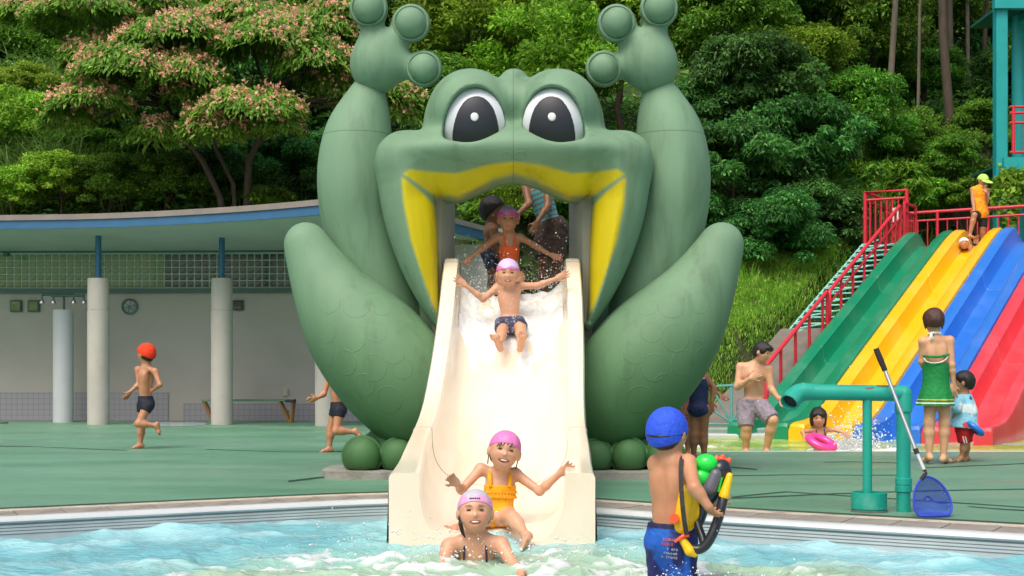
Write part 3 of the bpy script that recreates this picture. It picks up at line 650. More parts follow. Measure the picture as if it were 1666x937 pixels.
for sx in (1, -1):
    X = lambda x: x if sx == 1 else 2*FCX-x
    M_ = lambda pts: [(X(x), *r) for (x, *r) in pts]
    xr = sorted([X(430), X(760)])
    f = Field((P(xr[0], 0, 12.4)[0], 11.7, .6), (P(xr[1], 0, 12.4)[0], 13.4, 3.75), .024)
    chain(f, M_([(600, 140, 22, 12.55), (593, 178, 40, 12.55), (583, 220, 55, 12.55), (578, 265, 61, 12.55), (578, 310, 62, 12.55), (584, 360, 61, 12.6), (598, 420, 60, 12.65), (625, 490, 58, 12.7), (660, 560, 55, 12.75), (700, 620, 50, 12.8)]), .06)
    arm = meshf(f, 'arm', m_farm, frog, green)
    f = Field((P(min(X(560), X(730)), 0, 12.6)[0]-.05, 11.9, 3.3), (P(max(X(560), X(730)), 0, 12.6)[0]+.05, 12.95, 4.6), .02)
    hd = 12.5
    f.add(ell(Q(X(612), 106, hd), (42*U*1.03, .24, 46*U*1.03))); 
    for (x, y, r) in pads:
        d_ = hd-.05
        f.add(cone(Q(X(614), 100, hd), Q(X(x), y, d_), 22*U, 15*U), .16)
        f.add(ell(Q(X(x), y, d_), (r*U*1.04, .13, r*U*1.04)), .05)
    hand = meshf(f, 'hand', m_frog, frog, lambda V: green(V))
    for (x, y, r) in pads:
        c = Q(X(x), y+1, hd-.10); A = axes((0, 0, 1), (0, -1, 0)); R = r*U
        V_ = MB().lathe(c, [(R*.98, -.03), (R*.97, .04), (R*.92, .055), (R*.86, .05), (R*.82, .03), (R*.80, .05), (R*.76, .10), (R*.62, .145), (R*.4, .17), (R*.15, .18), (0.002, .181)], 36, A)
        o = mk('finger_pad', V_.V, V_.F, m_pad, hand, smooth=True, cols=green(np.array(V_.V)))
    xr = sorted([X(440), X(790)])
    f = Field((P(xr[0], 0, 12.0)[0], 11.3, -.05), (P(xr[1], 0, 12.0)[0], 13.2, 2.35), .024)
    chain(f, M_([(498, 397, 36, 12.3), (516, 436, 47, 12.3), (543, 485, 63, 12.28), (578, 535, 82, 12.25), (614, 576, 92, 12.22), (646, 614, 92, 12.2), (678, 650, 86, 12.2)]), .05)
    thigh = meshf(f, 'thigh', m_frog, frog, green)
    tr = bvh(thigh)
    for (x, y, r) in warts: dome_on(tr, X(x), y, r*U*1.25, .010, 'wart', m_frog, thigh, True)
    # foot: three toes with round pads
    f = Field((P(min(X(540), X(720)), 0, 12)[0]-.1, 11.4, -.02), (P(max(X(540), X(720)), 0, 12)[0]+.1, 12.9, .62), .018)
    toes = [(591, 741, 33), (650, 741, 31), (704, 742, 30)]
    fd = 11.98
    f.add(ell(Q(X(655), 724, 12.42), (66*U, .44, 40*U)))
    for (x, y, r) in toes: f.add(cone(Q(X(x), y-5, 12.5), Q(X(x), y-1, fd), r*U*.75, r*U*.98), .05)
    f.keep(lambda X_, Y_, Z_: .06-Z_+0*X_+0*Y_)
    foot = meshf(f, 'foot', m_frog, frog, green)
    for (x, y, r) in toes:
        c = Q(X(x), y, fd-.0); R = r*U
        V_ = MB().lathe(c, [(R*1.0, .0), (R*1.02, R*.38), (R*.97, R*.46), (R*.91, R*.42), (R*.90, R*.5), (R*.84, R*.78), (R*.66, R*1.02), (R*.4, R*1.17), (R*.15, R*1.23), (.002, R*1.24)], 32, axes((0, 0, 1), (0, -1, 0)))
        V_ = np.array(V_.V), V_.F; vv = V_[0]; vv[:, 2] = np.maximum(vv[:, 2], .065); mk('toe_pad', vv, V_[1], m_pad, foot, smooth=True, cols=green(vv))
    # concrete slab under the foot
    sl = [(X(x), y) for x, y in [(547, 776), (556, 769), (640, 768), (735, 768), (760, 780), (735, 786), (640, 786), (585, 785), (556, 781)]]
    c = np.array([P(X(640), 0, 12.1)[0], 12.12]); ang = np.linspace(0, 2*math.pi, 41)[:-1]
    pl = [(c[0]+.62*np.sign(math.cos(q))*abs(math.cos(q))**.6, c[1]+.56*np.sign(math.sin(q))*abs(math.sin(q))**.6) for q in ang]
    MB().prism(pl, -.02, .062).obj('plinth', mat('plinth_concrete', srgb(150, 150, 142), .85, .2, 7, .4, 50, dirt=srgb(98, 98, 84), dirtscale=4), frog)
    chips = [(X(552), 530, .030), (X(600), 640, .018)] if sx == -1 else [(575, 655, .02), (505, 420, .016)]
    for (x, y, r) in chips: dome_on(tr, x, y, r, .003, 'paint_chip', mat('bare_fibreglass', srgb(200, 205, 200), .7, .2, 30), thigh)
# --- belly behind the chute
f = Field((-1.25, 12.0, -.05), (1.25, 13.6, 2.3), .03)
for sx in (1, -1):
    X = lambda x: x if sx == 1 else 2*FCX-x
    chain(f, [(X(715), 480, 40, 12.75), (X(715), 580, 60, 12.75), (X(725), 680, 72, 12.7), (X(740), 740, 78, 12.7)], .06)
f.add(ell(Q(836, 640, 12.95), (130*U, .45, 160*U)), .1); f.keep(lambda X_, Y_, Z_: Z_-1.62+0*X_+0*Y_)
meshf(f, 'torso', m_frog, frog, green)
# grey inner panels at the sides of the mouth
m_panel = mat('inner_panel', srgb(168, 172, 160), .7, .18, 3)
for sx in (1, -1):
    x0, x1 = sx*.70*-1, sx*.585*-1
    MB().box(((x0+x1)/2, 12.72, 2.0), (.09, .62, 1.7), rot=np.array(Matrix.Rotation(sx*-.16, 3, 'Z'))).obj('inner_panel', m_panel, frog)
tr = bvh(head)
for px in (825, 846): dome_on(tr, px, 254, 9.5*U, .014, 'nostril', m_frog, head, True)
# ================================================================== CHUTE
ch = thing('water_slide', 'cream water slide chute coming out of the frog mouth', 'slide', (0, 10.3, 0))
m_cream = mat('cream_gelcoat', srgb(240, 229, 207), .2, .05, 1.1, coat=.3, dirt=srgb(230, 210, 178), dirtscale=1.3, dirtlo=.5, dirthi=.85, stretch=(1.6, .5, 1))
ST = np.array([(12.75, .0, 1.965, 1.61, .62), (12.45, .0, 1.95, 1.60, .62), (12.22, .0, 1.915, 1.565, .62), (11.57, -.01, 1.476, 1.11, .62), (11.0, -.03, 1.09, .71, .62), (10.5, -.055, .79, .40, .62), (10.15, -.07, .64, .235, .622), (9.75, -.085, .535, .115, .625), (9.15, -.1, .425, .0, .63), (8.75, -.112, .355, -.06, .63), (8.25, -.122, .315, -.15, .63)])
tt = np.linspace(0, len(ST)-1, 61)
# smooth interpolation (Catmull-Rom) of the stations
def cr(t):
    i = min(int(t), len(ST)-2); u = t-i; p0, p1, p2, p3 = ST[max(i-1, 0)], ST[i], ST[i+1], ST[min(i+2, len(ST)-1)]
    return .5*((2*p1)+(-p0+p2)*u+(2*p0-5*p1+4*p2-p3)*u*u+(-p0+3*p1-3*p2+p3)*u**3)
SS = np.array([cr(t) for t in tt])
def bed(y):
    o = np.argsort(SS[:, 0]); return float(np.interp(y, SS[o, 0], SS[o, 3])), float(np.interp(y, SS[o, 0], SS[o, 1])), float(np.interp(y, SS[o, 0], SS[o, 2]))
def section(s):
    y, xc, zr, zb, hw = s; low = max(0., min(1., (9.3-y)/.9)); rw = .135+.05*low; pts = [(-hw-.03*low, zb-.22-.25*low), (-hw, zr-.03), (-hw+.012, zr-.006), (-hw+.03, zr)]
    iw = hw-rw; pts += [(-iw-.02, zr), (-iw-.006, zr-.004), (-iw, zr-.018)]
    for k in range(1, 24):
        q = math.pi*k/24; c, s_ = -math.cos(q), math.sin(q); e = 2/3.0
        pts.append((iw*np.sign(c)*abs(c)**e, zr-.018-(zr-.018-zb)*abs(s_)**e))
    pts += [(iw, zr-.018), (iw+.006, zr-.004), (iw+.02, zr), (hw-.03, zr), (hw-.012, zr-.006), (hw, zr-.03), (hw+.03*low, zb-.22-.25*low)]
    return [(xc+a, y, b) for a, b in pts]
V = [section(s) for s in SS]; n = len(V[0]); V = np.array(V).reshape(-1, 3); m_ = len(SS)
F = [(i*n+k, (i+1)*n+k, (i+1)*n+(k+1) % n, i*n+(k+1) % n) for i in range(m_-1) for k in range(n)]
cap = list(range((m_-1)*n, m_*n))
# the end face: rim and wall thickness down to below the water
zb_ = V[cap[0]][2]; ex = [V[i] for i in cap[1:-1]]; b0 = len(V)
V = np.vstack([V, [(p[0], p[1], zb_) for p in ex]])
F += [(cap[1+k], b0+k, b0+k+1, cap[2+k]) for k in range(len(ex)-1)]
o = mk('chute', V, F, m_cream, ch); o.data.polygons.foreach_set('use_smooth', np.ones(len(o.data.polygons), dtype=bool)); o.data.set_sharp_from_angle(angle=math.radians(42))
# flange lines where the moulded sections join
for t in (2.0, 7.05):
    s = cr(t); q = section(s)[1:-1]; MB().tube([np.array(p)+[0, 0, .0015] for p in q], .0035, 5).obj('joint', mat('joint_grey', srgb(190, 180, 160), .6), ch)
# start platform inside the frog, on four posts
pt = thing('start_platform', 'grey start platform behind the slide inside the frog', 'platform', (0, 13.4, 0)); m_grey = mat('platform_grey', srgb(120, 124, 122), .7, .12, 4)
MB().box((0, 13.45, 1.53), (1.7, 1.36, .1), bev=.01).obj('floor', m_grey, pt)
for x in (-.75, .75):
    for y in (12.95, 14.0): MB().tube([(x, y, 0), (x, y, 1.5)], .05, 10).obj('post', m_grey, pt, smooth=True)
for k in range(7): MB().box((0, 14.25+.27*k, 1.53-.21*(k+1)), (1.2, .3, .05)).obj('step', m_grey, pt)
for sx in (-1, 1): MB().box((sx*.62, 15.1, .74), (.04, 2.4, .12), rot=np.array(Matrix.Rotation(-.66, 3, 'X'))).obj('stringer', m_grey, pt)
# ================================================================== RAINBOW SLIDE
LP = .95
def RP(e, t, z): q = SB+SP*e+SD*t; return np.array([q[0], q[1], z])
prof_t = np.array([0, .5, .9, 1.3, 1.8, 3, 5, 7, 8.1, 8.5, 8.8, 9.05, 9.35, 9.7]); prof_z = np.array([-.14, -.12, -.07, .07, .31, .85, 1.74, 2.63, 3.11, 3.27, 3.37, 3.42, 3.44, 3.44])
def rz(t): return float(np.interp(t, prof_t, prof_z))
rs = thing('rainbow_slide', 'wide four lane slide in green, yellow, blue and red', 'slide', (*(SB+SD*4+SP*2), 0))
def paint(n, c): return mat(n, c, .3, .07, .8, coat=.25, dirt=tuple(min(1, k*1.0+.06) for k in c), dirtscale=1.2, dirtlo=.48, dirthi=.75, stretch=(1, .5, 1))
lanes = [('green', paint('slide_green', srgb(16, 132, 92))), ('yellow', paint('slide_yellow', srgb(242, 186, 8))), ('blue', paint('slide_blue', srgb(44, 116, 210))), ('red', paint('slide_red', srgb(222, 62, 72)))]
cs = [(0.004, -.55), (.004, .26), (.02, .30), (.05, .32), (.20, .31), (.235, .29), (.27, .08), (.31, .015), (.36, 0), (.62, 0), (.66, .015), (.70, .08), (.735, .29), (.77, .31), (.90, .32), (.93, .30), (.946, .26), (.946, -.55)]
ts = np.concatenate([[0, .04], np.linspace(.15, 9.7, 70)])
for li, (cn, m) in enumerate(lanes):
    V = []
    for k, t in enumerate(ts):
        z = rz(t); s_ = .0 if k > 1 else (.06 if k == 0 else .015)
        hump = .3*(1-sstep(9.0, 9.7, np.array(t)))+.02
        for (e, h) in cs: V.append(RP(li*LP+e, t, max(z+(h/.32*hump if h > 0 else h)-s_*(h > .1), -.6)))
    n = len(cs); F = [(i*n+k, (i+1)*n+k, (i+1)*n+k+1, i*n+k+1) for i in range(len(ts)-1) for k in range(n-1)]
    b0 = len(V); V += [(v[0], v[1], -.6) for v in V[:n]]; F += [(k, k+1, b0+k+1, b0+k) for k in range(n-1)]
    b1 = len(V); L0 = (len(ts)-1)*n; V += [(v[0], v[1], v[2]-.6 if j not in (0, n-1) else v[2]) for j, v in enumerate(V[L0:L0+n])]; F += [(L0+k, b1+k, b1+k+1, L0+k+1) for k in range(n-1)]
    o = mk('lane', V, F, m, rs); o.data.polygons.foreach_set('use_smooth', np.ones(len(o.data.polygons), dtype=bool)); o.data.set_sharp_from_angle(angle=math.radians(30)); o['label'] = cn+' lane of the wide slide'
    for t in (3.4, 6.4):
        MB().tube([RP(li*LP+e, t, rz(t)+h*1.0+.001) for e, h in cs[1:-1]], .006, 5).obj('joint', m, o)
# ---- stair beside it
stt = thing('slide_stair', 'stair with red handrails climbing beside the green slide lane', 'stair', (*(SB+SD*4-SP*.6), 0))
m_red = mat('red_rail', srgb(214, 44, 62), .4, .1, 6); m_cst = mat('stair_concrete', srgb(118, 111, 102), .85, .2, 4, .3, 40); m_cy = mat('stair_cyan', srgb(150, 214, 202), .5, .08, 6); m_tl = mat('stair_teal', srgb(24, 140, 120), .5, .1, 6)
def rail_z(t): return 1.03+.452*(t-1.9)
ta_, tb_ = 1.0, 4.7; V = []
for e in (-1.0, -.12):
    for t in (ta_, tb_): q = RP(e, t, 0); V += [(q[0], q[1], -.2), (q[0], q[1], max(rail_z(t)-.62, .02))]
mk('concrete_flight', V, [(0, 1, 3, 2), (4, 6, 7, 5), (1, 5, 7, 3), (0, 4, 5, 1), (2, 3, 7, 6)], m_cst, stt)
RT = np.stack([np.append(SP, 0), np.append(SD, 0), [0, 0, 1]], 1)
MB().box(RP(-.6, 4.72, 1.36), (.9, .16, .2), rot=RT, bev=.01).obj('landing_beam', m_tl, stt)
for k in range(17):
    t = 4.78+k*.27; z = rail_z(t)-.80
    MB().box(RP(-.56, t, z), (.8, .29, .035), rot=RT, bev=.006).obj('tread', m_tl, stt)
    MB().tube([RP(-.95, t-.16, z+.0), RP(-.95+.4*(k % 2)+.4, t-.16, z+.122)], .016, 6).obj('brace', m_cy, stt); MB().tube([RP(-.95, t-.16, z), RP(-.15, t-.16, z)], .017, 6).obj('nosing', m_cy, stt)
for e in (-.99, -.13):
    a, b = RP(e, 4.65, rail_z(4.65)-.88), RP(e, 9.3, rail_z(9.3)-.88); d = b-a; L = np.linalg.norm(d); A = axes(d)
    MB().box((a+b)/2, (.04, L, .16), rot=A).obj('stringer', m_cy if e < -.5 else m_tl, stt)
for e in (-.15,):
    for (ta, tb) in ((1.9, 4.75), (4.85, 9.1)):
        if e < -.5 and ta < 3: continue
        r = MB().tube([RP(e, ta, rail_z(ta)-.62), RP(e, ta, rail_z(ta)-.06), RP(e, ta+.05, rail_z(ta)), RP(e, tb-.05, rail_z(tb)), RP(e, tb, rail_z(tb)-.06), RP(e, tb, rail_z(tb)-.70)], .036, 10).obj('handrail', m_red, stt, smooth=True)
        if ta > 3: MB().tube([RP(e, ta, rail_z(ta)-.24), RP(e, tb, rail_z(tb)-.24)], .022, 8).obj('mid_rail', m_red, r, smooth=True)
        for t in np.arange(ta+.62, tb-.2, .66): MB().tube([RP(e, t, rail_z(t)-.80), RP(e, t, rail_z(t))], .027, 8).obj('post', m_red, r, smooth=True)
# ---- top platform with red railings
tp = thing('slide_platform', 'high platform with red railings at the top of the wide slide', 'platform', (*(SB+SD*10+SP*2), 0))
MB().box(RP(2.6, 10.35, 3.36), (7.6, 1.6, .12), rot=RT).obj('floor', m_tl, tp)
for e in (-1.0, 1.0, 3.2, 5.4):
    MB().tube([RP(e, 10.9, 0), RP(e, 10.9, 3.3)], .09, 12).obj('pillar', m_tl, tp, smooth=True)
def railing(a, b, zt, name='railing', n=10, drop=.95):
    a, b = np.array(a, float), np.array(b, float); r = MB().tube([a+[0, 0, zt], b+[0, 0, zt]], .035, 8).obj(name, m_red, tp, smooth=True)
    for z in (zt-.18, zt-drop+.1): MB().tube([a+[0, 0, z], b+[0, 0, z]], .025, 8).obj('rail', m_red, r, smooth=True)
    for k in range(n+1):
        p = a+(b-a)*k/n; main = k % 5 == 0
        MB().tube([p+[0, 0, zt-drop], p+[0, 0, zt if main else zt-.18]], .034 if main else .014, 8).obj('post' if main else 'baluster', m_red, r, smooth=True)
railing(RP(-1.0, 11.1, 0), RP(6.4, 11.1, 0), 4.36, n=35); railing(RP(-1.0, 9.5, 0), RP(-1.0, 11.1, 0), 4.66, n=5, drop=1.2); railing(RP(-.1, 9.2, 0), RP(-.1, 10.0, 0), 4.36, n=5)
g = MB().tube([RP(-1.0, 9.45, 3.4), RP(-1.0, 9.45, 4.66), RP(-.12, 9.45, 4.66), RP(-.12, 9.45, 3.4)], .045, 8).obj('gate_frame', m_red, tp, smooth=True)
for k in range(7): MB().tube([RP(-.9+.12*k, 9.46, 3.5), RP(-.9+.12*k, 9.46, 4.5)], .017, 6).obj('baluster', m_red, g)
for z in (3.5, 4.5): MB().tube([RP(-1.0, 9.46, z), RP(-.12, 9.46, z)], .028, 8).obj('rail', m_red, g)
MB().box(RP(-.32, 9.40, 4.15), (.16, .01, .3), rot=RT).obj('notice', mat('notice_white', srgb(215, 215, 210), .5), g)
# ---- teal tower at the right
tw = thing('slide_tower', 'tall teal steel tower with a red railed landing', 'tower', (10.9, 29.5, 0)); m_tw = mat('tower_teal', srgb(30, 160, 160), .45, .1, 3); m_twd = mat('tower_under', srgb(26, 96, 88), .6, .1, 3)
for (px, d, w_, sq) in ((1627.5, 29.5, 19, True), (1657, 30.6, 21, False), (1800, 29.5, 19, True), (1790, 31.5, 19, True)):
    c = P(px, 0, d); wd = w_*d/FPX; z1 = P(0, 8, d)[2]
    if sq: MB().box((c[0], c[1], z1/2), (wd, wd, z1), bev=.02).obj('column', m_tw, tw)
    else: MB().tube([(c[0], c[1], 0), (c[0], c[1], z1)], wd/2, 18).obj('column', m_tw, tw, smooth=True)
x0 = P(1616, 0, 29.5)[0]; zt = P(0, 10, 29.5)[2]; zm = P(0, 271, 29.5)[2]
for (zz, hh) in ((zt, .2), (zm, .34)):
    MB().box((x0+1.6, 29.35, zz), (3.3 if hh < .3 else 2.9, .16, hh)).obj('beam', m_tw, tw); MB().box((x0+1.0, 30.6, zz-.02), (.16, 2.3, hh*.8)).obj('beam', m_tw, tw)
    MB().box((x0+1.75, 30.6, zz+.1), (3.0, 2.2, .06)).obj('landing', m_twd, tw)
rl = thing
for (y, z) in ((174, 0), (184, 0), (200, 0), (248, 0)):
    zz = P(0, y, 29.3)[2]; MB().tube([(x0+.28, 29.28, zz), (x0+3, 29.28, zz)], .03, 8).obj('rail', m_red, tw, smooth=True)
z0, z1 = P(0, 250, 29.3)[2], P(0, 172, 29.3)[2]
for k in range(12): MB().tube([(x0+.36+.22*k, 29.28, z0), (x0+.36+.22*k, 29.28, z1)], .035 if k % 4 == 0 else .014, 8).obj('post' if k % 4 == 0 else 'baluster', m_red, tw, smooth=True)
# ---- fan fence by the paddling pool
m_fan = mat('fan_teal', srgb(92, 168, 160), .5, .1, 5)
fd_ = 20.95; fz0, fz1 = P(0, 690, fd_)[2], P(0, 629, fd_)[2]; fx = P(1190, 0, fd_)[0]
fan = thing('fan_fence', 'low teal metal fence with fan shaped spokes below the grass bank', 'fence', (fx-.4, fd_, 0))
for k in range(3):
    xc = fx-.98*k
    MB().tube([(xc, fd_, -.02), (xc, fd_, fz1)], .022, 8).obj('post', m_fan, fan, smooth=True)
    for q in (35, 62, 90+28, 90+55):
        a = math.radians(q); L = min((fz1-fz0)/math.sin(a), .48/abs(math.cos(a))); MB().tube([(xc, fd_, fz0+.02), (xc+L*math.cos(a), fd_, fz0+.02+(L-.03)*math.sin(a))], .016, 6).obj('spoke', m_fan, fan, smooth=True)
    MB().tube([(xc+.49, fd_, fz1-.05), (xc+.2, fd_, fz1+.01), (xc, fd_, fz1+.02), (xc-.2, fd_, fz1+.01), (xc-.49, fd_, fz1-.05)], .018, 6).obj('top_rail', m_fan, fan, smooth=True)
    MB().tube([(xc+.49, fd_, fz0), (xc-.49, fd_, fz0)], .016, 6).obj('bottom_rail', m_fan, fan, smooth=True)
# ================================================================== TEAL WATER PIPE
pd = 9.0; u = pd/FPX
pp = thing('water_pipe', 'teal painted water spout pipe on a post at the pool edge', 'pipe', (P(1440, 0, pd)[0], pd, 0))
m_pp = mat('pipe_teal', srgb(28, 160, 140), .42, .14, 5, dirt=srgb(120, 176, 164), dirtscale=3, dirtlo=.55, dirthi=.75); m_rust = mat('pipe_rust', srgb(120, 84, 72), .85, .4, 25)
def pk(px, py, dd=0): return P(px, py, pd+dd)
R_ = 13*u
hz = MB().tube([pk(1318, 638), pk(1400, 639), pk(1470, 640)], R_, 24).obj('pipe', m_pp, pp, smooth=True)
arc = [pk(1322, 638), pk(1308, 637), pk(1299, 640), pk(1291, 646, -.03), pk(1284, 655, -.07)]
V = MB(); V.tube(arc, [R_*1.02, R_*1.16, R_*1.2, R_*1.2, R_*1.2], 24, cap=False); 
ax_ = np.array(arc[-1])-np.array(arc[-2]); ax_ /= np.linalg.norm(ax_); V.lathe(arc[-1], [(R_*1.19, -.004), (R_*1.17, .003), (R_*1.04, .003), (R_*1.0, -.004), (R_*.98, -.05), (R_*.97, -.055)], 24, axes(np.cross(ax_, [0, 1, 0]), ax_), cap=False)
el = V.obj('spout_elbow', m_pp, pp, smooth=True); MB().lathe(np.array(arc[-1])-ax_*.03, [(R_*.96, -.002), (R_*.96, .002)], 24, axes(np.cross(ax_, [0, 1, 0]), ax_)).obj('spout_shade', mat('pipe_hollow_shade', srgb(26, 34, 32), .7, .2), el)  # near-black disc stands in for the shade inside the open spout
# rust scabs on top of the pipe
def scab(px, w_, q0, q1, seed):
    V = []; n1, n2 = 14, 6; r = np.random.default_rng(seed)
    for i in range(n1+1):
        for j in range(n2+1):
            q = math.radians(q0+(q1-q0)*(j/n2)*(1 if 0 < i < n1 else .5)+r.uniform(-5, 5)); x = px-w_/2+w_*i/n1+r.uniform(-1, 1); c = pk(x, 639.4 if x > 1330 else 638); V.append(c+[0, -math.cos(q)*R_*1.012, math.sin(q)*R_*1.012])
    mk('rust_patch', V, [(i*(n2+1)+j, (i+1)*(n2+1)+j, (i+1)*(n2+1)+j+1, i*(n2+1)+j+1) for i in range(n1) for j in range(n2)], m_rust, hz)
scab(1390, 26, 42, 62, 1); scab(1362, 20, 60, 80, 2); scab(1440, 30, 55, 75, 3); scab(1412, 14, 30, 48, 4)
MB().tube([pk(1411, 640), pk(1411, 812)], 7.6*u, 20).obj('post', m_pp, pp, smooth=True)
b = pk(1414, 834); b[2] = 0; MB().lathe(b, [(27*u, -.01), (27*u, .02), (28.5*u, .022), (28.5*u, .128), (26*u, .13), (25.5*u, .09), (7*u, .09), (0, .09)], 36).obj('base_cup', m_pp, pp, smooth=True)
MB().lathe(b, [(30*u, -.01), (29*u, .012), (26*u, .014)], 30).obj('base_mortar', mat('mortar', srgb(96, 100, 90), .9, .3, 20), pp)
vb = pk(1470, 830); vb[2] = 0; rr = 11.3*u; zt_ = pk(0, 640)[2]
MB().tube([pk(1466, 640), pk(1469.5, 644), pk(1470, 652)], [R_*1.0, R_*1.03, R_*1.03], 24).obj('elbow', m_pp, pp, smooth=True)
MB().lathe(pk(1470, 640)-[0, 0, 0], [(0, R_*1.02), (R_*.6, R_*.82), (R_*.95, R_*.4), (R_*1.06, 0), (R_*1.06, -.12), (R_*.95, -.125)], 24).obj('elbow_cap', m_pp, pp, smooth=True)
MB().tube([vb+[0, 0, -.01], vb+[0, 0, zt_-.05]], rr, 24).obj('upright', m_pp, pp, smooth=True)
MB().lathe(vb, [(rr, .13), (rr*1.18, .135), (rr*1.18, .172), (rr*1.1, .174), (rr*1.1, .18), (rr*1.18, .182), (rr*1.18, .222), (rr, .226)], 28).obj('coupling', m_pp, pp, smooth=True)
# ================================================================== LANDING NET
nd = 8.86; nb = P(1518, 842, 8.68)
net = thing('landing_net', 'blue landing net on a silver pole leaning against the teal pipe', 'net', (nb[0], 8.7, 0))
h0, h1, h2, h3 = P(1425, 567, 8.93), P(1440, 603, 8.92), P(1489, 730, 8.76), P(1506, 770, 8.72)
MB().tube([h1, h2], .0135, 12).obj('pole', mat('pole_alu', (.62, .63, .65), .28, .05, metal=.9), net, smooth=True); MB().tube([h2, h3], .011, 12).obj('pole_tip', mat('pole_white', srgb(210, 212, 215), .4), net, smooth=True)
m_grip = mat('grip_black', srgb(40, 38, 38), .7, .1)
MB().tube([h0, h0*.5+h1*.5, h1], [.019, .021, .018], 12).obj('grip', m_grip, net, smooth=True); MB().tube([h2*1.0, h2+(h3-h2)*.2], .016, 12).obj('clamp', m_grip, net, smooth=True)
m_nb = mat('net_frame', srgb(40, 62, 190), .5, .1)
loop = [P(1504, 774, 8.72), P(1490, 790, 8.69), P(1486, 812, 8.66), P(1488, 830, 8.64), P(1497, 841, 8.62), P(1518, 843, 8.62), P(1540, 842, 8.64), P(1549, 832, 8.67), P(1547, 812, 8.7), P(1536, 792, 8.72), P(1520, 778, 8.72)]
lp = smoothpoly(loop, 2); lp[:, 2] = np.maximum(lp[:, 2], .012)
MB().tube(lp, .0075, 8, closed=True).obj('hoop', m_nb, net, smooth=True); MB().tube([h3-(h3-h2)*.15, h3, lp[0]], .013, 10).obj('socket', m_grip, net, smooth=True)
m_net = bpy.data.materials.new('net_mesh'); m_net.use_nodes = True; _n = m_net.node_tree.nodes; _l = m_net.node_tree.links; _p = _n['Principled BSDF']; _p.inputs['Base Color'].default_value = (*srgb(48, 78, 215), 1); _p.inputs['Roughness'].default_value = .7
_u = _n.new('ShaderNodeTexCoord'); _w1 = _n.new('ShaderNodeTexWave'); _w1.inputs['Scale'].default_value = 60; _w1.bands_direction = 'X'; _w2 = _n.new('ShaderNodeTexWave'); _w2.inputs['Scale'].default_value = 60; _w2.bands_direction = 'Z'
_mx = _n.new('ShaderNodeMath'); _mx.operation = 'MAXIMUM'; _mr = _n.new('ShaderNodeMapRange'); _mr.inputs['From Min'].default_value = .35; _mr.inputs['From Max'].default_value = .6; _mr.inputs['To Min'].default_value = .22; _mr.inputs['To Max'].default_value = .8
_l.new(_u.outputs['Object'], _w1.inputs[0]); _l.new(_u.outputs['Object'], _w2.inputs[0]); _l.new(_w1.outputs['Fac'], _mx.inputs[0]); _l.new(_w2.outputs['Fac'], _mx.inputs[1]); _l.new(_mx.outputs[0], _mr.inputs[0]); _l.new(_mr.outputs[0], _p.inputs['Alpha'])
cc = lp.mean(0); V = []; nr = 9
for k in range(nr):
    t = k/(nr-1); sc_ = math.cos(t*1.45)
    for i, p in enumerate(lp):
        fold = 1+.10*math.sin(i*1.9)*t*(1-t)*3; V.append(np.array([cc[0]+(p[0]-cc[0])*sc_*fold+.05*t, p[1]+.20*math.sin(t*1.5), max(.008+.012*(1-t), cc[2]+(p[2]-cc[2])*sc_*fold-.06*t)]))
n = len(lp); F = [(k*n+i, k*n+(i+1) % n, (k+1)*n+(i+1) % n, (k+1)*n+i) for k in range(nr-1) for i in range(n)]; F.append(tuple(range((nr-1)*n, nr*n)))
mk('bag', V, F, m_net, net, smooth=True)
MB().tube(smoothpoly([P(1503, 812, 8.75), P(1510, 806, 8.8), P(1516, 814, 8.82), P(1527, 819, 8.8), P(1540, 818, 8.75)], 2, False), .004, 6).obj('cord', m_nb, net)
# ================================================================== VEGETATION
def leaf_mat(name, tr=.42):
    m = bpy.data.materials.new(name); m.use_nodes = True; n = m.node_tree.nodes; L = m.node_tree.links; p = n['Principled BSDF']; out = n['Material Output']
    a = n.new('ShaderNodeAttribute'); a.attribute_name = 'Col'; oi = n.new('ShaderNodeObjectInfo'); hs = n.new('ShaderNodeHueSaturation')
    mr = n.new('ShaderNodeMapRange'); mr.inputs['To Min'].default_value = .485; mr.inputs['To Max'].default_value = .515; L.new(oi.outputs['Random'], mr.inputs[0]); L.new(mr.outputs[0], hs.inputs['Hue'])
    mv = n.new('ShaderNodeMapRange'); mv.inputs['To Min'].default_value = .8; mv.inputs['To Max'].default_value = 1.15; L.new(oi.outputs['Random'], mv.inputs[0]); L.new(mv.outputs[0], hs.inputs['Value'])
    L.new(a.outputs['Color'], hs.inputs['Color']); L.new(hs.outputs[0], p.inputs['Base Color']); p.inputs['Roughness'].default_value = .5; p.inputs['Specular IOR Level'].default_value = .25
    t = n.new('ShaderNodeBsdfTranslucent'); L.new(hs.outputs[0], t.inputs['Color']); mx = n.new('ShaderNodeMixShader'); mx.inputs[0].default_value = tr; L.new(p.outputs[0], mx.inputs[1]); L.new(t.outputs[0], mx.inputs[2]); L.new(mx.outputs[0], out.inputs['Surface'])
    return m
m_leaf = leaf_mat('leaf'); m_bark = mat('bark', srgb(78, 68, 55), .9, .35, 9, .5, 30, stretch=(1, 1, .3)); m_barkd = mat('bark_dark', srgb(66, 56, 46), .9, .35, 9, .5, 30, stretch=(1, 1, .3)); m_barkp = mat('bark_pale', srgb(108, 100, 86), .9, .35, 7, .5, 30, stretch=(1, 1, .3))
LR = np.random.default_rng(11)
def unit(v): return v/(np.linalg.norm(v, axis=-1, keepdims=True)+1e-9)
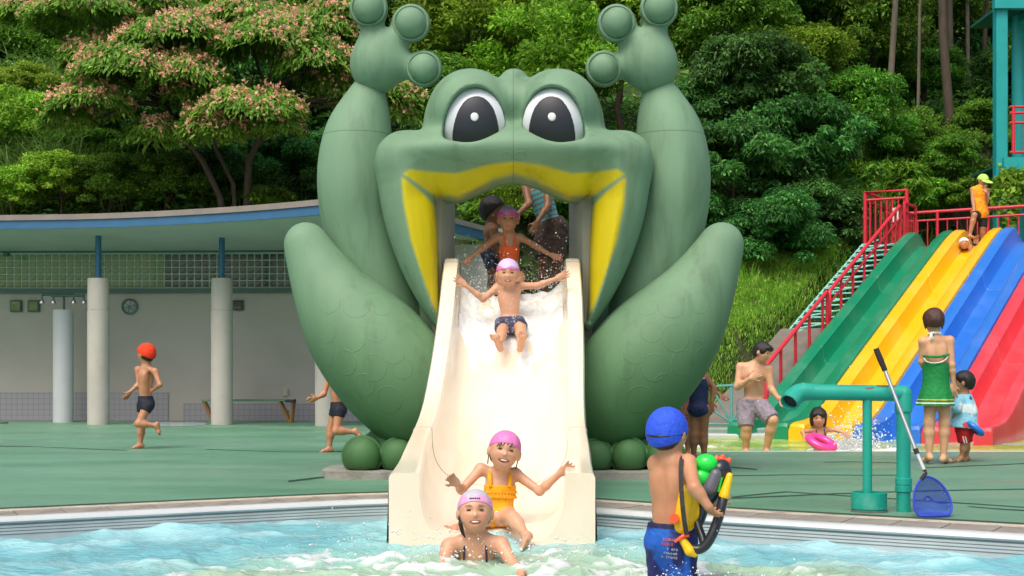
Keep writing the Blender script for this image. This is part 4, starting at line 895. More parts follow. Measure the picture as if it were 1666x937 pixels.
def leaves(c, axis, nrm, L, W, pal, jit=.25, fold=.15, mul=None):
    "diamond leaves: arrays of centres, axes, normals, lengths, widths"
    n = len(c); a = unit(axis); nn = unit(nrm-a*(nrm*a).sum(1, keepdims=True)); s = np.cross(a, nn); L = L[:, None]; W = W[:, None]
    V = np.stack([c-a*L*.5, c+s*W*.5+nn*W*fold-a*L*.08, c+a*L*.5-nn*L*.1, c-s*W*.5+nn*W*fold-a*L*.08], 1)
    F = np.arange(n*4).reshape(n, 4); pal = np.array(pal); k = LR.integers(0, len(pal), n); C = pal[k]*(1+LR.normal(0, jit, (n, 1)).clip(-.6, .8))
    if mul is not None: C = C*mul[:, None]
    C = np.repeat(C, 4, 0)
    return V.reshape(-1, 3), F, C
def clump_leaves(centers, radii, n, L, W, pal, droop=.3, flat=1., shell=.55, hemi=.35):
    "n leaves spread over clumps; returns arrays"
    centers = np.array(centers, float); radii = np.array(radii, float); p = radii**2; k = LR.choice(len(radii), n, p=p/p.sum())
    d = unit(LR.normal(0, 1, (n, 3))); d[:, 2] = np.where(d[:, 2] < -hemi, -d[:, 2]*.6, d[:, 2]); d = unit(d)
    r = radii[k]*(shell+(1-shell)*LR.random(n)**.7); off = d*r[:, None]; off[:, 2] *= flat; c = centers[k]+off
    ax_ = unit(d*1.0+LR.normal(0, .55, (n, 3)))-np.array([0, 0, droop]); nr = d*.6+np.array([0, 0, .9])+LR.normal(0, .35, (n, 3))
    return leaves(c, ax_, nr, L*(.45+.95*LR.random(n)), W*(.5+.9*LR.random(n)), pal, mul=(.62+.75*LR.random(len(radii)))[k])
def lin(*cs): return [srgb(*c) for c in cs]
PAL_B = lin((120, 166, 44), (136, 182, 56), (102, 150, 42), (152, 190, 66)); PAL_M = lin((96, 148, 52), (112, 162, 56), (84, 134, 50), (130, 172, 60)); PAL_D = lin((70, 124, 60), (84, 138, 66), (62, 110, 54), (102, 150, 68)); PAL_Y = lin((146, 182, 60), (160, 192, 74), (122, 168, 54))
def crown_mesh(name, nc, n, L, W, pal, droop, zsq=.8, shell=.35, seed=0, cr_=(.10, .40)):
    nc *= 3
    r = np.random.default_rng(seed); d = unit(r.normal(0, 1, (nc, 3))); d[:, 2] = np.where(d[:, 2] < -.5, -d[:, 2], d[:, 2]); q = .40+.58*r.random(nc)**.7; c = d*q[:, None]; c[:, 2] *= zsq
    V, F, C = clump_leaves(c, r.uniform(cr_[0], cr_[1], nc), n, L, W, pal, droop, .75, shell)
    o = mk(name, V, F, m_leaf, cols=C); me = o.data; COL.objects.unlink(o); bpy.data.objects.remove(o); return me
CR = {'bright': [crown_mesh('crown_bright', 26, 24000, .068, .032, PAL_B, .15, seed=s) for s in (1, 2)],
      'mid': [crown_mesh('crown_mid', 24, 22000, .075, .034, PAL_M, .3, seed=s) for s in (3, 4)],
      'dark': [crown_mesh('crown_dark', 22, 22000, .088, .034, PAL_D, .6, seed=s) for s in (5, 6)],
      'bush': [crown_mesh('crown_bush', 14, 14000, .085, .04, PAL_Y, .25, .7, seed=s) for s in (7, 8)],
      'fern': [crown_mesh('crown_fern', 16, 9000, .17, .04, PAL_B+PAL_M, .7, .6, seed=s) for s in (9, 10)]}
def limb_path(a, b, sag=.15, n=6, r=None):
    r = r or LR; a, b = np.array(a, float), np.array(b, float); t = np.linspace(0, 1, n)[:, None]; p = a+(b-a)*t; L = np.linalg.norm(b-a); p[1:-1] += r.normal(0, sag*L*.18, (n-2, 3)); return p
def tree(px, py, d, R, kind, label, group=None, name='tree', zs=1., bark=None, trunk_px=None, v=None):
    c = P(px, py, d); Rm = R*d/FPX; bx = c[0] if trunk_px is None else P(trunk_px, 0, d)[0]; base = np.array([bx, d, float(hill(bx, d))-.1])
    t = thing(name, label, 'bush' if name == 'bush' else 'tree', base, group)
    me = CR[kind][LR.integers(0, 2) if v is None else v]; o = bpy.data.objects.new('crown', me); COL.objects.link(o); o.parent = t; o.location = Vector(c)-Vector(base); o.scale = (Rm, Rm*.85, Rm*zs); o.rotation_euler = (0, 0, LR.uniform(0, 6.28))
    m = MB(); h = c[2]-base[2]; r0 = min(.02*h+.03, .11)*(.6 if name == 'bush' else 1)
    if h > .2:
        m.tube(limb_path(base-[0, 0, .2], c+[0, 0, Rm*.2], .1), np.linspace(r0, r0*.35, 6), 8)
        for k in range(5):
            e = c+unit(LR.normal(0, 1, 3))*Rm*.65*np.array([1, .8, zs*.8]); s = base+(c-base)*LR.uniform(.45, .9); m.tube(limb_path(s, e, .15), np.linspace(r0*.45, r0*.1, 6), 6)
        m.obj('trunk', bark or m_bark, t, smooth=True)
    return t
GB = 'trees on the hillside'
# behind the frog, bright leafed
for (px, py, d, R, k, lb) in [
    (905, 130, 31.5, 150, 'bright', 'bright green leafy tree between the frog hands'), (760, 60, 33, 140, 'bright', 'bright green tree above the frog left eye bulge'), (1010, 40, 36, 170, 'bright', 'bright green tree behind the right frog hand'),
    (860, 330, 29.2, 105, 'bright', 'bright leafed bush seen through the open frog mouth'), (700, 180, 31, 100, 'mid', 'mid green tree behind the left frog arm'), (640, 260, 30, 100, 'dark', 'dark tree between left frog arm and head'),
    (950, 330, 29.5, 90, 'mid', 'mid green bush behind the right side of the frog mouth'), (880, -40, 40, 190, 'mid', 'large mid green tree high above the frog head'),
    # right of the frog
    (1190, 60, 34, 130, 'mid', 'leafy tree just right of the raised frog hand'), (1225, 150, 31, 120, 'dark', 'bluish dark tree above the right frog shoulder'), (1300, 120, 33, 100, 'bright', 'yellow green tree above the grass bank'),
    (1190, 290, 29.5, 125, 'dark', 'dark drooping tree behind the right frog knee'), (1300, 250, 30.5, 120, 'dark', 'dark broad tree in the middle of the bank'), (1240, 390, 28.5, 100, 'dark', 'dark low tree at the top of the grass bank'),
    (1340, 370, 29.5, 95, 'dark', 'dark shady tree beside the red stair cage'), (1390, 210, 33, 105, 'mid', 'mid green tree among tall trunks'), (1420, 320, 33, 90, 'fern', 'ferny sapling behind the red cage'), (1130, 200, 31, 90, 'dark', 'dark tree hugging the right frog arm'),
    (1470, 260, 35, 90, 'mid', 'small tree left of the brown tall trunk'), (1530, 280, 34, 80, 'mid', 'leafy shrub tree behind the yellow shirted guard'), (1590, 230, 36, 80, 'mid', 'small tree beside the teal tower post'), (1490, 330, 33, 70, 'fern', 'fern like shrub behind the platform railing'), (1650, 320, 34, 80, 'mid', 'green shrub inside the teal tower'), (1580, 320, 33, 60, 'fern', 'low ferny shrub below the tower landing'), (1420, 80, 40, 110, 'mid', 'slender leafy tree between pale trunks'), (1330, 20, 42, 130, 'dark', 'dark tree high on the right slope'), (1490, 130, 42, 80, 'mid', 'thin leafed tree by the pale trunk'),
    (1120, 380, 29, 90, 'dark', 'dark tree low behind the frog right arm'), (1250, -20, 40, 130, 'mid', 'tall mid green tree over the dark trees'), (1660, 150, 42, 90, 'dark', 'dark tree behind the tower landing'),
    (1420, 150, 47, 120, 'dark', 'dark tree deep in the wood behind pale trunks'), (1540, 60, 50, 130, 'dark', 'dark tree deep in the wood behind the thick cedar'), (1480, 20, 48, 120, 'mid', 'mid green tree deep in the wood'), (1620, 30, 50, 120, 'dark', 'dark tree deep in the wood behind the tower'), (1380, -30, 48, 120, 'dark', 'dark tree above the broad greyish trunk'),
    (60, 345, 30.5, 80, 'bush', 'broad pale bush right above the roof flashing'), (150, 355, 30.3, 70, 'bright', 'bright low bush above the roof near the first column'), (235, 350, 30.3, 75, 'mid', 'rounded green bush above the roof between the columns'), (310, 345, 30.3, 70, 'bright', 'bright green bush above the second column'), (400, 345, 30.8, 75, 'mid', 'green bush at the foot of the silk tree'), (480, 345, 30.6, 80, 'dark', 'dark bush above the raised roof end'), (100, 260, 32, 90, 'bright', 'bright bush under the silk tree branches'), (0, 270, 31.5, 80, 'bright', 'bright bush beside the tall grass'), (420, 250, 33, 110, 'mid', 'mid green tree in the shade under the silk tree'),
    # left
    (30, 210, 31, 90, 'bush', 'yellow green shrub on the grassy bank'), (100, 300, 29, 75, 'bush', 'pale bush above the pavilion roof edge'), (20, 320, 28.8, 70, 'bush', 'pale leafy bush at the pavilion roof corner'), (180, 310, 29, 75, 'mid', 'mid green bush under the silk tree'), (270, 300, 29, 70, 'mid', 'mid green low bush beside the silk tree trunk'), (350, 290, 30, 70, 'dark', 'dark bush behind the silk tree trunks'), (480, 280, 31, 95, 'dark', 'dark shady tree left of the frog arm'), (560, 330, 30, 80, 'dark', 'very dark bush behind the frog left arm'),
    (440, 330, 29, 50, 'fern', 'small fern clump by the roof'), (200, 220, 32, 90, 'dark', 'dark bush in the shade of the silk tree'), (330, 170, 33, 110, 'dark', 'dark tree right behind the silk tree'), (480, 150, 33.5, 120, 'dark', 'dark tree filling the gap beside the frog hand'), (120, 90, 38, 120, 'mid', 'mid green tree above the grassy bank'), (320, 0, 40, 130, 'bright', 'bright tree high behind the silk tree'), (480, -10, 38, 120, 'bright', 'bright green tree at the crest left of the frog hand'), (20, 40, 40, 120, 'bush', 'yellow green tree high at the bank'), (620, -20, 38, 130, 'mid', 'mid green tree over the left frog hand'), (180, -30, 44, 150, 'mid', 'tall mid green tree above the bank'), (60, 150, 33, 70, 'bush', 'light bush among tall grass'), (140, 240, 31, 60, 'fern', 'ferny bush among tall grass')]:
    nm = 'bush' if 'bush' in lb or 'shrub' in lb else 'tree'
    tree(px, py, d, R, k, lb, GB if nm == 'tree' else 'bushes on the hillside', nm, 1. if R > 80 else .85)
# trees farther along and up the slope, out of the frame or closing the view
for (px, py, d, R, k) in [(-140, 60, 36, 170, 'mid'), (-260, 180, 32, 160, 'dark'), (1800, 60, 38, 170, 'mid'), (1860, 240, 34, 150, 'dark')]:
    tree(px, py, d, R, k, {-140: 'leafy tree beyond the grassy bank', -260: 'dark tree beyond the pavilion end', 1800: 'leafy tree beyond the teal tower', 1860: 'dark tree beyond the teal tower'}[px], GB)
# tall bare trunks at the right, crowns far above the frame
for (px, y1, d, w_, lb, bk) in [(1556, 182, 36, 16, 'thick straight brown trunk of a tall cedar on the slope', m_bark), (1539, 80, 42, 9, 'thin pale trunk beside the thick cedar', m_barkp), (1454, 160, 38, 10, 'pale straight trunk of a tall tree in the wood', m_barkp), (1502, 110, 42, 8, 'slim brown trunk standing between pale ones', m_bark), (1384, 105, 40, 15, 'broad greyish trunk half hidden by leaves', m_bark), (1491, 190, 37, 5, 'very thin young trunk on the slope', m_barkp), (1318, 60, 44, 9, 'brown trunk deep in the dark wood', m_barkd), (1600, 60, 46, 7, 'far thin trunk near the tower post', m_barkd), (1575, 70, 46, 6, 'far slim trunk above the brushwood', m_barkp)]:
    b = P(px, y1, d); z0 = float(hill(b[0], d)); b[2] = z0-.2; H = 13.; r = w_*d/FPX/2
    t = thing('cedar_tree', lb, 'tree', (b[0], b[1], z0), 'tall trunks in the wood')
    pth = [b+[LR.normal(0, .06)*k_, 0, H*k_/6] for k_ in range(7)]; MB().tube(pth, np.linspace(r*1.15, r*.6, 7), 12).obj('trunk', bk, t, smooth=True)
    o = bpy.data.objects.new('crown', CR['dark'][LR.integers(0, 2)]); COL.objects.link(o); o.parent = t; o.location = (0, 0, H+.5); o.scale = (2.2, 2.2, 3.)
# ---- silk tree with pink blossom
st_b = np.array([P(400, 335, 28.6)[0], 28.6, float(hill(P(400, 335, 28.6)[0], 28.6))-.1]); silk = thing('silk_tree', 'spreading silk tree covered in pink blossom above the pavilion', 'tree', st_b)
pads_ = [(150, 22, 28.5, 110, 20), (250, 12, 29, 90, 14), (60, 20, 29, 60, 14), (290, 60, 28, 115, 24), (400, 30, 28.5, 90, 16), (450, 62, 27.8, 105, 26), (520, 45, 28, 70, 18), (220, 112, 27.5, 110, 26), (170, 95, 28.3, 70, 16), (150, 165, 27.3, 75, 18), (105, 190, 27.4, 40, 10), (300, 120, 27.4, 80, 22), (400, 175, 27.2, 95, 20), (450, 198, 27.1, 48, 12), (350, 205, 27.2, 60, 14), (330, 150, 27.8, 70, 14), (520, 95, 27.6, 75, 26), (560, 130, 28, 55, 30), (640, 145, 27.4, 55, 22), (660, 175, 27.5, 40, 14), (250, 215, 27.6, 45, 10), (560, 15, 28.2, 60, 18)]
cs_ = []; rs_ = []; tops = []; trn = random.Random(5)
Vs, Fs, Cs = [], [], []; fl = []; off = 0
for (px, py, d, rx, ry) in pads_:
    c = P(px, py, d); a = rx*d/FPX; b = ry*d/FPX; n = int(44*rx)
    th = LR.uniform(0, 6.28, n); rr = np.sqrt(LR.random(n)); u_ = np.stack([np.cos(th)*rr*a, np.sin(th)*rr*a*.9, b*(1-rr**2)*1.0+LR.normal(0, .07, n)-b*.9*rr**3], 1)
    u_ += np.stack([fbm(u_[:, 0]*1.5+px, u_[:, 1]*1.5, 3)*.5, 0*rr, fbm(u_[:, 0]*2.+px, u_[:, 1]*2., 4)*.4], 1)
    axd = np.stack([np.cos(th), np.sin(th), -.75+0*th], 1)+LR.normal(0, .4, (n, 3)); nr = np.stack([np.cos(th)*.4, np.sin(th)*.4-.25, 1+0*th], 1)+LR.normal(0, .3, (n, 3))
    V, F, C = leaves(c+u_, axd, nr, .17*(.6+.8*LR.random(n)), .055*(.8+.5*LR.random(n)), lin((118, 172, 62), (136, 184, 70), (98, 152, 56)), .2); Vs.append(V); Fs.append(F+off); Cs.append(C); off += len(V)
    m_ = int(n*.10); k = LR.choice(n, m_); kk = k[fbm(u_[k, 0]*1.8+px, u_[k, 1]*1.8, 9) > -.12]; fl.append((c+u_+[0, -.02, .09])[kk])
    cs_.append(c)
mk('crown', np.concatenate(Vs), np.concatenate(Fs), m_leaf, silk, cols=np.concatenate(Cs))
fl = np.concatenate(fl); nf = len(fl); K = 5; c = np.repeat(fl, K, 0)+LR.normal(0, .028, (nf*K, 3)); V, F, C = leaves(c, LR.normal(0, 1, (nf*K, 3))+[0, 0, .6], LR.normal(0, 1, (nf*K, 3))+[0, -.6, .6], .055+.045*LR.random(nf*K), .032+.02*LR.random(nf*K), lin((252, 196, 164), (252, 206, 172), (250, 180, 164), (244, 204, 156)), .12)
o = mk('blossom', V, F, m_leaf, silk, cols=C); o['kind'] = 'stuff'
m = MB(); f1, f2, f3 = P(405, 262, 28.4), P(330, 262, 28.3), P(368, 265, 28.6)
m.tube([st_b, P(403, 300, 28.5), f1, P(428, 215, 28.3), P(432, 160, 28.2)], [.085, .08, .07, .06, .04], 9); m.tube([st_b+[-.4, 0, 0], P(358, 320, 28.5), f2, P(298, 220, 28.2), P(270, 170, 28)], [.07, .066, .06, .05, .035], 9); m.tube([st_b+[-.2, .1, 0], P(380, 300, 28.6), P(350, 240, 28.5), P(345, 190, 28.3)], [.05, .046, .04, .03], 8)
tips = [P(428, 215, 28.3), P(298, 220, 28.2), P(345, 190, 28.3), P(432, 160, 28.2), P(270, 170, 28)]
for c in cs_:
    s = min(tips, key=lambda q: np.linalg.norm(q-c)); m.tube(limb_path(s, c-[0, 0, .1], .2), np.linspace(.045, .012, 6), 6)
m.tube([P(428, 215, 28.3), P(470, 168, 28.2), P(530, 165, 28), P(600, 150, 27.8)], [.05, .045, .04, .02], 6)
m.obj('trunk', mat('silk_bark', srgb(74, 70, 56), .9, .3, 9, .4, 30), silk, smooth=True)
# ---- undergrowth over the whole slope: leaves nobody could count
def under(n, x0, x1, y0, y1, L, W, pal, keep=None, up=.35, hz_=.5):
    x = LR.uniform(x0, x1, n); y = LR.uniform(y0, y1, n)
    if keep is not None: k = keep(x, y); x, y = x[k], y[k]
    n = len(x); b = sstep(-.25, .3, fbm(x*.55, y*.55, 21))*hz_*1.3; z = hill(x, y)+b*LR.random(n)**.5+.03; c = np.stack([x, y, z], 1)
    th = LR.uniform(0, 6.28, n); return leaves(c, np.stack([np.cos(th), np.sin(th)-.3, up+LR.normal(0, .4, n)], 1), np.stack([LR.normal(0, .4, n), -.5+LR.normal(0, .4, n), 1+0*x], 1), L*(.6+.8*LR.random(n)), W*(.6+.8*LR.random(n)), pal)
onhill = lambda x, y: (hill(x, y) > .06)
farh = lambda x, y: (hill(x, y) > .06) & ((x < 2.2) | (y > 28.5))
V1, F1, C1 = under(70000, -22, 24, 26.5, 46, .22, .10, PAL_M+PAL_D, farh, hz_=.9); V2, F2, C2 = under(26000, -34, 36, 44, 80, .42, .2, PAL_D+PAL_M, farh, hz_=1.4)
tag(mk('undergrowth', np.r_[V1, V2], np.r_[F1, F2+len(V1)], m_leaf, cols=np.r_[C1, C2]), 'tangled low green undergrowth covering the wooded slope', 'undergrowth', None, 'stuff')
# ---- grass blades
def blades(x, y, h, w_, pal, lean=.5, name='grass', z=None):
    n = len(x); th = LR.uniform(0, 6.28, n); h = h*(.55+.8*LR.random(n)); d = np.stack([np.cos(th), np.sin(th), 0*th], 1); s = np.stack([-np.sin(th), np.cos(th), 0*th], 1); b = np.stack([x, y, (hill(x, y) if z is None else z)-.02], 1)
    ln = lean*(.3+LR.random(n)); P1 = b+np.array([0, 0, 1])*(h*.6)[:, None]+d*(h*ln*.35)[:, None]; P2 = b+np.array([0, 0, 1])*(h*(1-.35*ln))[:, None]+d*(h*ln)[:, None]; ww = (w_*(.6+.8*LR.random(n)))[:, None]
    V = np.stack([b-s*ww*.5, b+s*ww*.5, P1+s*ww*.45, P1-s*ww*.45, P2], 1).reshape(-1, 3); i = np.arange(n)*5
    F = np.concatenate([np.stack([i, i+1, i+2, i+3], 1), np.stack([i+3, i+2, i+4, i+4], 1)]); 
    pal = np.array(pal); C = np.repeat(pal[LR.integers(0, len(pal), n)]*(1+LR.normal(0, .15, (n, 1))), 5, 0); return V, F, C
PAL_G = lin((150, 200, 66), (134, 188, 60), (166, 206, 84), (120, 174, 54), (182, 196, 102))
def grass(name, parts, label):
    Vs, Fs, Cs, off = [], [], [], 0
    for V, F, C in parts:
        Vs.append(V); Fs += [tuple(f) if f[2] != f[3] else tuple(f[:3]) for f in (F+off).tolist()]; Cs.append(C); off += len(V)
    o = mk(name, np.concatenate(Vs), Fs, m_leaf, cols=np.concatenate(Cs)); tag(o, label, 'grass', None, 'stuff')
x = LR.uniform(1.2, 9.5, 95000); y = LR.uniform(20.9, 29.5, 95000); e = (x-SB[0])*SP[0]+(y-SB[1])*SP[1]; k = (hill(x, y) > .03) & (e < -1.05); x, y = x[k], y[k]
k2 = fbm(x*.7, y*.7, 44) > .1
grass('bank_grass', [blades(x, y, .09+.17*(fbm(x*.6, y*.6, 43)+.4), .017, PAL_G, 1.1), blades(x[k2][::7], y[k2][::7], .42+0*x[k2][::7], .02, PAL_G, .9)], 'rough green grass on the bank beside the slide stair')
x = np.r_[LR.uniform(-13.5, -10.2, 7000), LR.normal(-10.6, .8, 2500), LR.uniform(-11, -3.5, 2600)]; y = np.r_[LR.uniform(29.2, 36, 7000), LR.uniform(30, 33, 2500), LR.uniform(29.5, 30.8, 2600)]
grass('tall_grass', [blades(x, y, np.r_[np.full(9500, 1.25), np.full(2600, .7)], .028, lin((110, 148, 60), (130, 164, 84), (92, 132, 52), (146, 172, 104)), 1.1)], 'tall arching grass on the bank above the pavilion')
x = LR.uniform(7.2, 12.5, 3500); y = LR.uniform(31.3, 35, 3500); grass('slope_grass', [blades(x, y, .8+0*x, .026, PAL_G, 1.)], 'tall grass behind the platform railing')
# ---- fallen logs and brushwood on the right slope
for i, (px, py, d, L, a) in enumerate([(1560, 184, 35.6, 40, -8), (1572, 190, 35.4, 34, 12), (1545, 180, 36, 26, -15), (1590, 110, 39, 60, 10), (1600, 130, 38, 50, -14), (1585, 95, 40, 55, 4), (1610, 105, 39, 40, -25), (1575, 140, 38, 44, 18)]):
    c = P(px, py, d); c[2] = float(hill(c[0], d))+.16; u_ = L*d/FPX/2; v = np.array([math.cos(math.radians(a)), .25, math.sin(math.radians(a))*.6])*u_
    o = MB().tube([c-v, c+[0, 0, .05], c+v], [.07, .08, .05], 8).obj('log', m_barkp if i % 2 else m_bark, None, smooth=True, loc=tuple(c)); tag(o, ['long fallen log at the foot of the thick cedar', 'pale fallen log crossing the long one', 'short fallen log behind the thick cedar', 'long brown branch high in the brushwood', 'pale sloping branch in the brushwood', 'topmost brown branch in the brushwood', 'steep pale branch beside the tower post', 'lowest brown branch in the brushwood'][i], 'log', 'fallen wood on the slope')
# ---- ivy on the tower column
n = 900; z = LR.uniform(3.4, 5.2, n); a = LR.uniform(0, 6.28, n); r = .2+.1*LR.random(n); cx = P(1635, 0, 29.5)[0]; c = np.stack([cx+np.cos(a)*r*(.6+.5*np.sin(z*3)), 29.4+np.sin(a)*r, z], 1); c2 = np.stack([cx+LR.uniform(-.2, 1.0, 500), 29.25+LR.normal(0, .05, 500), 5.05+LR.normal(0, .1, 500)], 1); c = np.r_[c, c2]; n = len(c)
V, F, C = leaves(c, LR.normal(0, 1, (n, 3))-[0, 0, .6], LR.normal(0, .4, (n, 3))+[0, -1, .4], .11+.06*LR.random(n), .09+.04*LR.random(n), PAL_B, .2); tag(mk('ivy', V, F, m_leaf, cols=C), 'green creeper climbing the teal tower column', 'creeper')
# ================================================================== PEOPLE
m_skin = mat('skin', (0, 0, 0), .42, .10, 14, .08, 60, attr=True, sss=.1, spec=.45)
SK = np.array(srgb(210, 158, 126)); SKT = np.array(srgb(188, 134, 100)); SKP = np.array(srgb(216, 166, 130)); SKB = np.array(srgb(150, 104, 74))
def cloth(name, c, rough=.75, **k): return mat(name, c, rough, k.pop('var', .12), k.pop('scale', 22), k.pop('bump', .6), k.pop('bscale', 28), **k)
m_hair = mat('black_hair', srgb(34, 26, 24), .45, .35, 60, .4, 160, stretch=(1, 1, .25)); m_hairb = mat('brown_hair', srgb(74, 44, 34), .5, .35, 60, .4, 160, stretch=(1, 1, .25))
m_eye = mat('eye_dark', srgb(30, 22, 20), .3, 0); m_tooth = mat('teeth', srgb(235, 228, 215), .35, 0)
def rotm(yaw, pitch, roll):
    "head axes (columns right, forward, up); yaw 0 looks at the camera, + turns towards image right; pitch + looks up; roll + tips the crown to image right"
    y, p, r = map(math.radians, (yaw, pitch, roll)); f = np.array([math.sin(y)*math.cos(p), -math.cos(y)*math.cos(p), math.sin(p)]); rt = np.cross(f, [0, 0, 1.]); rt /= np.linalg.norm(rt); u = np.cross(rt, f)
    c, s = math.cos(r), math.sin(r); u2 = u*c-rt*s*1.0*np.sign(-1) if False else u*c-rt*s; r2 = rt*c+u*s
    return np.stack([r2, f, u2], 1)
class Fig:
    def __init__(s, J, Hh, sw, yaw=0, pitch=0, roll=0, byaw=None, skin=SK, dp=.58, fat=1., hand=1.):
        s.J = {k: P(*v) for k, v in J.items()}; s.Hh = Hh; s.sw = sw; s.A = rotm(yaw, pitch, roll); s.skin = skin; s.fat = fat; s.hl = 1.05*sw*hand
        by = math.radians(yaw if byaw is None else byaw); s.f = np.array([math.sin(by), -math.cos(by), 0]); j = s.J
        s.pel = (j['hL']+j['hR'])/2; s.up = j['nk']-s.pel; s.th = np.linalg.norm(s.up); s.up /= s.th
        rt = np.cross(s.f, s.up); s.rt = rt/np.linalg.norm(rt); s.fw = np.cross(s.up, s.rt); s.dp = dp*sw; s.T = np.stack([s.rt, s.fw, s.up], 1)
        b = j['hL']*0+s.pel; s.base = np.array([s.pel[0], s.pel[1], min(v[2] for v in j.values())])
    def hp(s, x, y, z): return s.J['hd']+s.A@(np.array([x, y, z])*s.Hh)
    def hell(s, c, r, inf=0): return ell(s.hp(*c), np.array(r)*s.Hh+inf, s.A)
    def tp(s, x, y, z): return s.pel+s.T@np.array([x*s.sw, y*s.dp, z*s.th])
    def torso(s, i=0):
        sw, dp, th, T, f = s.sw, s.dp, s.th, s.T, s.fat
        out = [(ell(s.tp(0, 0, .70), (sw*.80*f+i, dp*.98*f+i, .29*th+i), T), 0), (ell(s.tp(0, -.02, .38), (sw*.68*f+i, dp*.86*f+i, .30*th+i), T), .05), (ell(s.tp(0, -.08, .06), (sw*.76*f+i, dp*1.02*f+i, .20*th+i), T), .05)]
        return out
    def shoulders(s, i=0):
        a = s.tp(0, -.05, .93); return [(cone(a, s.J['sL'], s.sw*.30+i, s.sw*.27+i), .05), (cone(a, s.J['sR'], s.sw*.30+i, s.sw*.27+i), .05)]
    def leg(s, L, t0=0., t1=1., i=0):
        j = s.J; a, b = j['h'+L], j['k'+L]; sw = s.sw*s.fat; r0, r1 = .47*sw, .33*sw; p0, p1 = a+(b-a)*t0, a+(b-a)*t1; return cone(p0, p1, r0+(r1-r0)*t0+i, r0+(r1-r0)*t1+i)
    def hand(s, L, h, curl=.4, spread=.22, dirn=None, nrm=None):
        j = s.J; w_ = j['w'+L]; d = (j['x'+L]-w_) if 'x'+L in j else (w_-j['e'+L]) if dirn is None else np.array(dirn, float); d = d/np.linalg.norm(d); n = s.f if nrm is None else np.array(nrm, float)
        n = n-d*(n@d); n /= np.linalg.norm(n)+1e-9; sd = np.cross(d, n)*(1 if L == 'L' else -1); hl = s.hl; fr = max(.062*hl, .8*h); A = np.stack([sd, d, n], 1)
        pr = [(ell(w_+d*hl*.27, (hl*.25, hl*.32, max(hl*.11, h*1.1)), A), .02)]
        for k, (o, l) in enumerate(((-.18, .36), (-.06, .45), (.06, .43), (.18, .35))):
            r0 = w_+d*hl*.48+sd*o*hl*1.05; q = spread*(o/.12)*.6; dd = d*math.cos(q)+sd*math.sin(q); m1 = r0+(dd*math.cos(curl*.5)+n*math.sin(curl*.5))*l*hl*.55; e1 = m1+(dd*math.cos(curl*1.3)+n*math.sin(curl*1.3))*l*hl*.5
            pr += [(cone(r0, m1, fr, fr*.95), .006), (cone(m1, e1, fr*.95, fr*.8), .003)]
        r0 = w_+d*hl*.16-sd*hl*.16; m1 = r0+(d*.55-sd*.75+n*.25)*hl*.26; pr += [(cone(r0, m1, fr*1.15, fr), .008), (cone(m1, m1+(d*.85-sd*.3+n*.3)*hl*.2, fr, fr*.85), .004)]
        return pr
    def foot(s, L, h):
        j = s.J; a = j['a'+L]; sw = s.sw; d = j['t'+L]-a if 't'+L in j else s.f*sw*1.3+np.array([0, 0, -.25*sw]); dl = np.linalg.norm(d); d = d/dl; sh = a-j['k'+L]; sh /= np.linalg.norm(sh); heel = a+sh*sw*.16-d*sw*.22; tip = a+d*dl
        side = np.cross(d, sh); side /= np.linalg.norm(side)+1e-9; ball = heel+(tip-heel)*.68+sh*.0; r = max(.15*sw, h)
        pr = [(cone(a, heel, .19*sw, .18*sw), .02), (cone(heel, ball, .18*sw, .15*sw), .02), (cone(a+d*sw*.15, ball, .17*sw, .13*sw), .03), (cone(ball-side*sw*.14, ball+side*sw*.14, r, r), .02)]
        for k in range(5):
            o = (-.26+.13*k)*sw; b0 = ball+side*o; rr = max(sw*(.10 if k == 0 else .07), .75*h); pr.append((cone(b0, b0+d*sw*(.34-.04*k), rr, rr*.9), .008))
        return pr
    def head(s, i=0):
        H = s.Hh; e = s.hell
        return [(e((0, -.05, .11), (.375, .44, .385), i), 0), (e((0, .10, -.12), (.315, .30, .35), i), .05*H/.2), (e((0, .14, -.30), (.20, .20, .185), i), .03), (e((-.15, .22, -.14), (.15, .14, .15), i), .02), (e((.15, .22, -.14), (.15, .14, .15), i), .02)]
    def build(s, label, h=.009, group=None, curl=(.4, .4), smile=0, hnrm=(None, None), ears=True, female=False, noface=False):
        j = s.J; sw = s.sw; pr = s.torso()+s.shoulders(); H = s.Hh
        nb = s.tp(0, -.1, .92); pr.append((cone(s.hp(0, -.08, -.25), nb, .185*H, .21*H+.03*sw), .03)); pr += s.head()
        pr += [(cone(s.hp(0, .38, .02), s.hp(0, .44, -.09), .022*H, .052*H), .008), (cone(s.hp(-.045, .40, -.10), s.hp(.045, .40, -.10), .032*H, .032*H), .006)]
        if ears: pr += [(ell(s.hp(x*.40, -.02, -.07), np.array((.06, .10, .14))*H, s.A), .008) for x in (-1, 1)]
        for n_, L in enumerate('LR'):
            sh, e_, w_ = j['s'+L], j['e'+L], j['w'+L]; f = s.fat**.5
            pr += [(cone(sh, e_, .285*sw*f, .215*sw*f), .03), (cone(e_, e_+(w_-e_)*.3, .215*sw, .22*sw), .02), (cone(e_+(w_-e_)*.3, w_, .22*sw, .15*sw), .02)]
            pr += s.hand(L, h, curl[n_], nrm=hnrm[n_])
            a = j['a'+L]; k_ = j['k'+L]; pr += [(s.leg(L), .05), (cone(k_, k_+(a-k_)*.3, .32*sw*f, .325*sw*f), .03), (cone(k_+(a-k_)*.3, a, .325*sw*f, .19*sw), .03)]; pr += s.foot(L, h)
        F_ = Field(np.min([p[0][1] for p in pr], 0)-.03, np.max([p[0][2] for p in pr], 0)+.03, h)
        for p, k in pr: F_.add(p, k)
        tp, dp, th = s.tp, s.dp, s.th
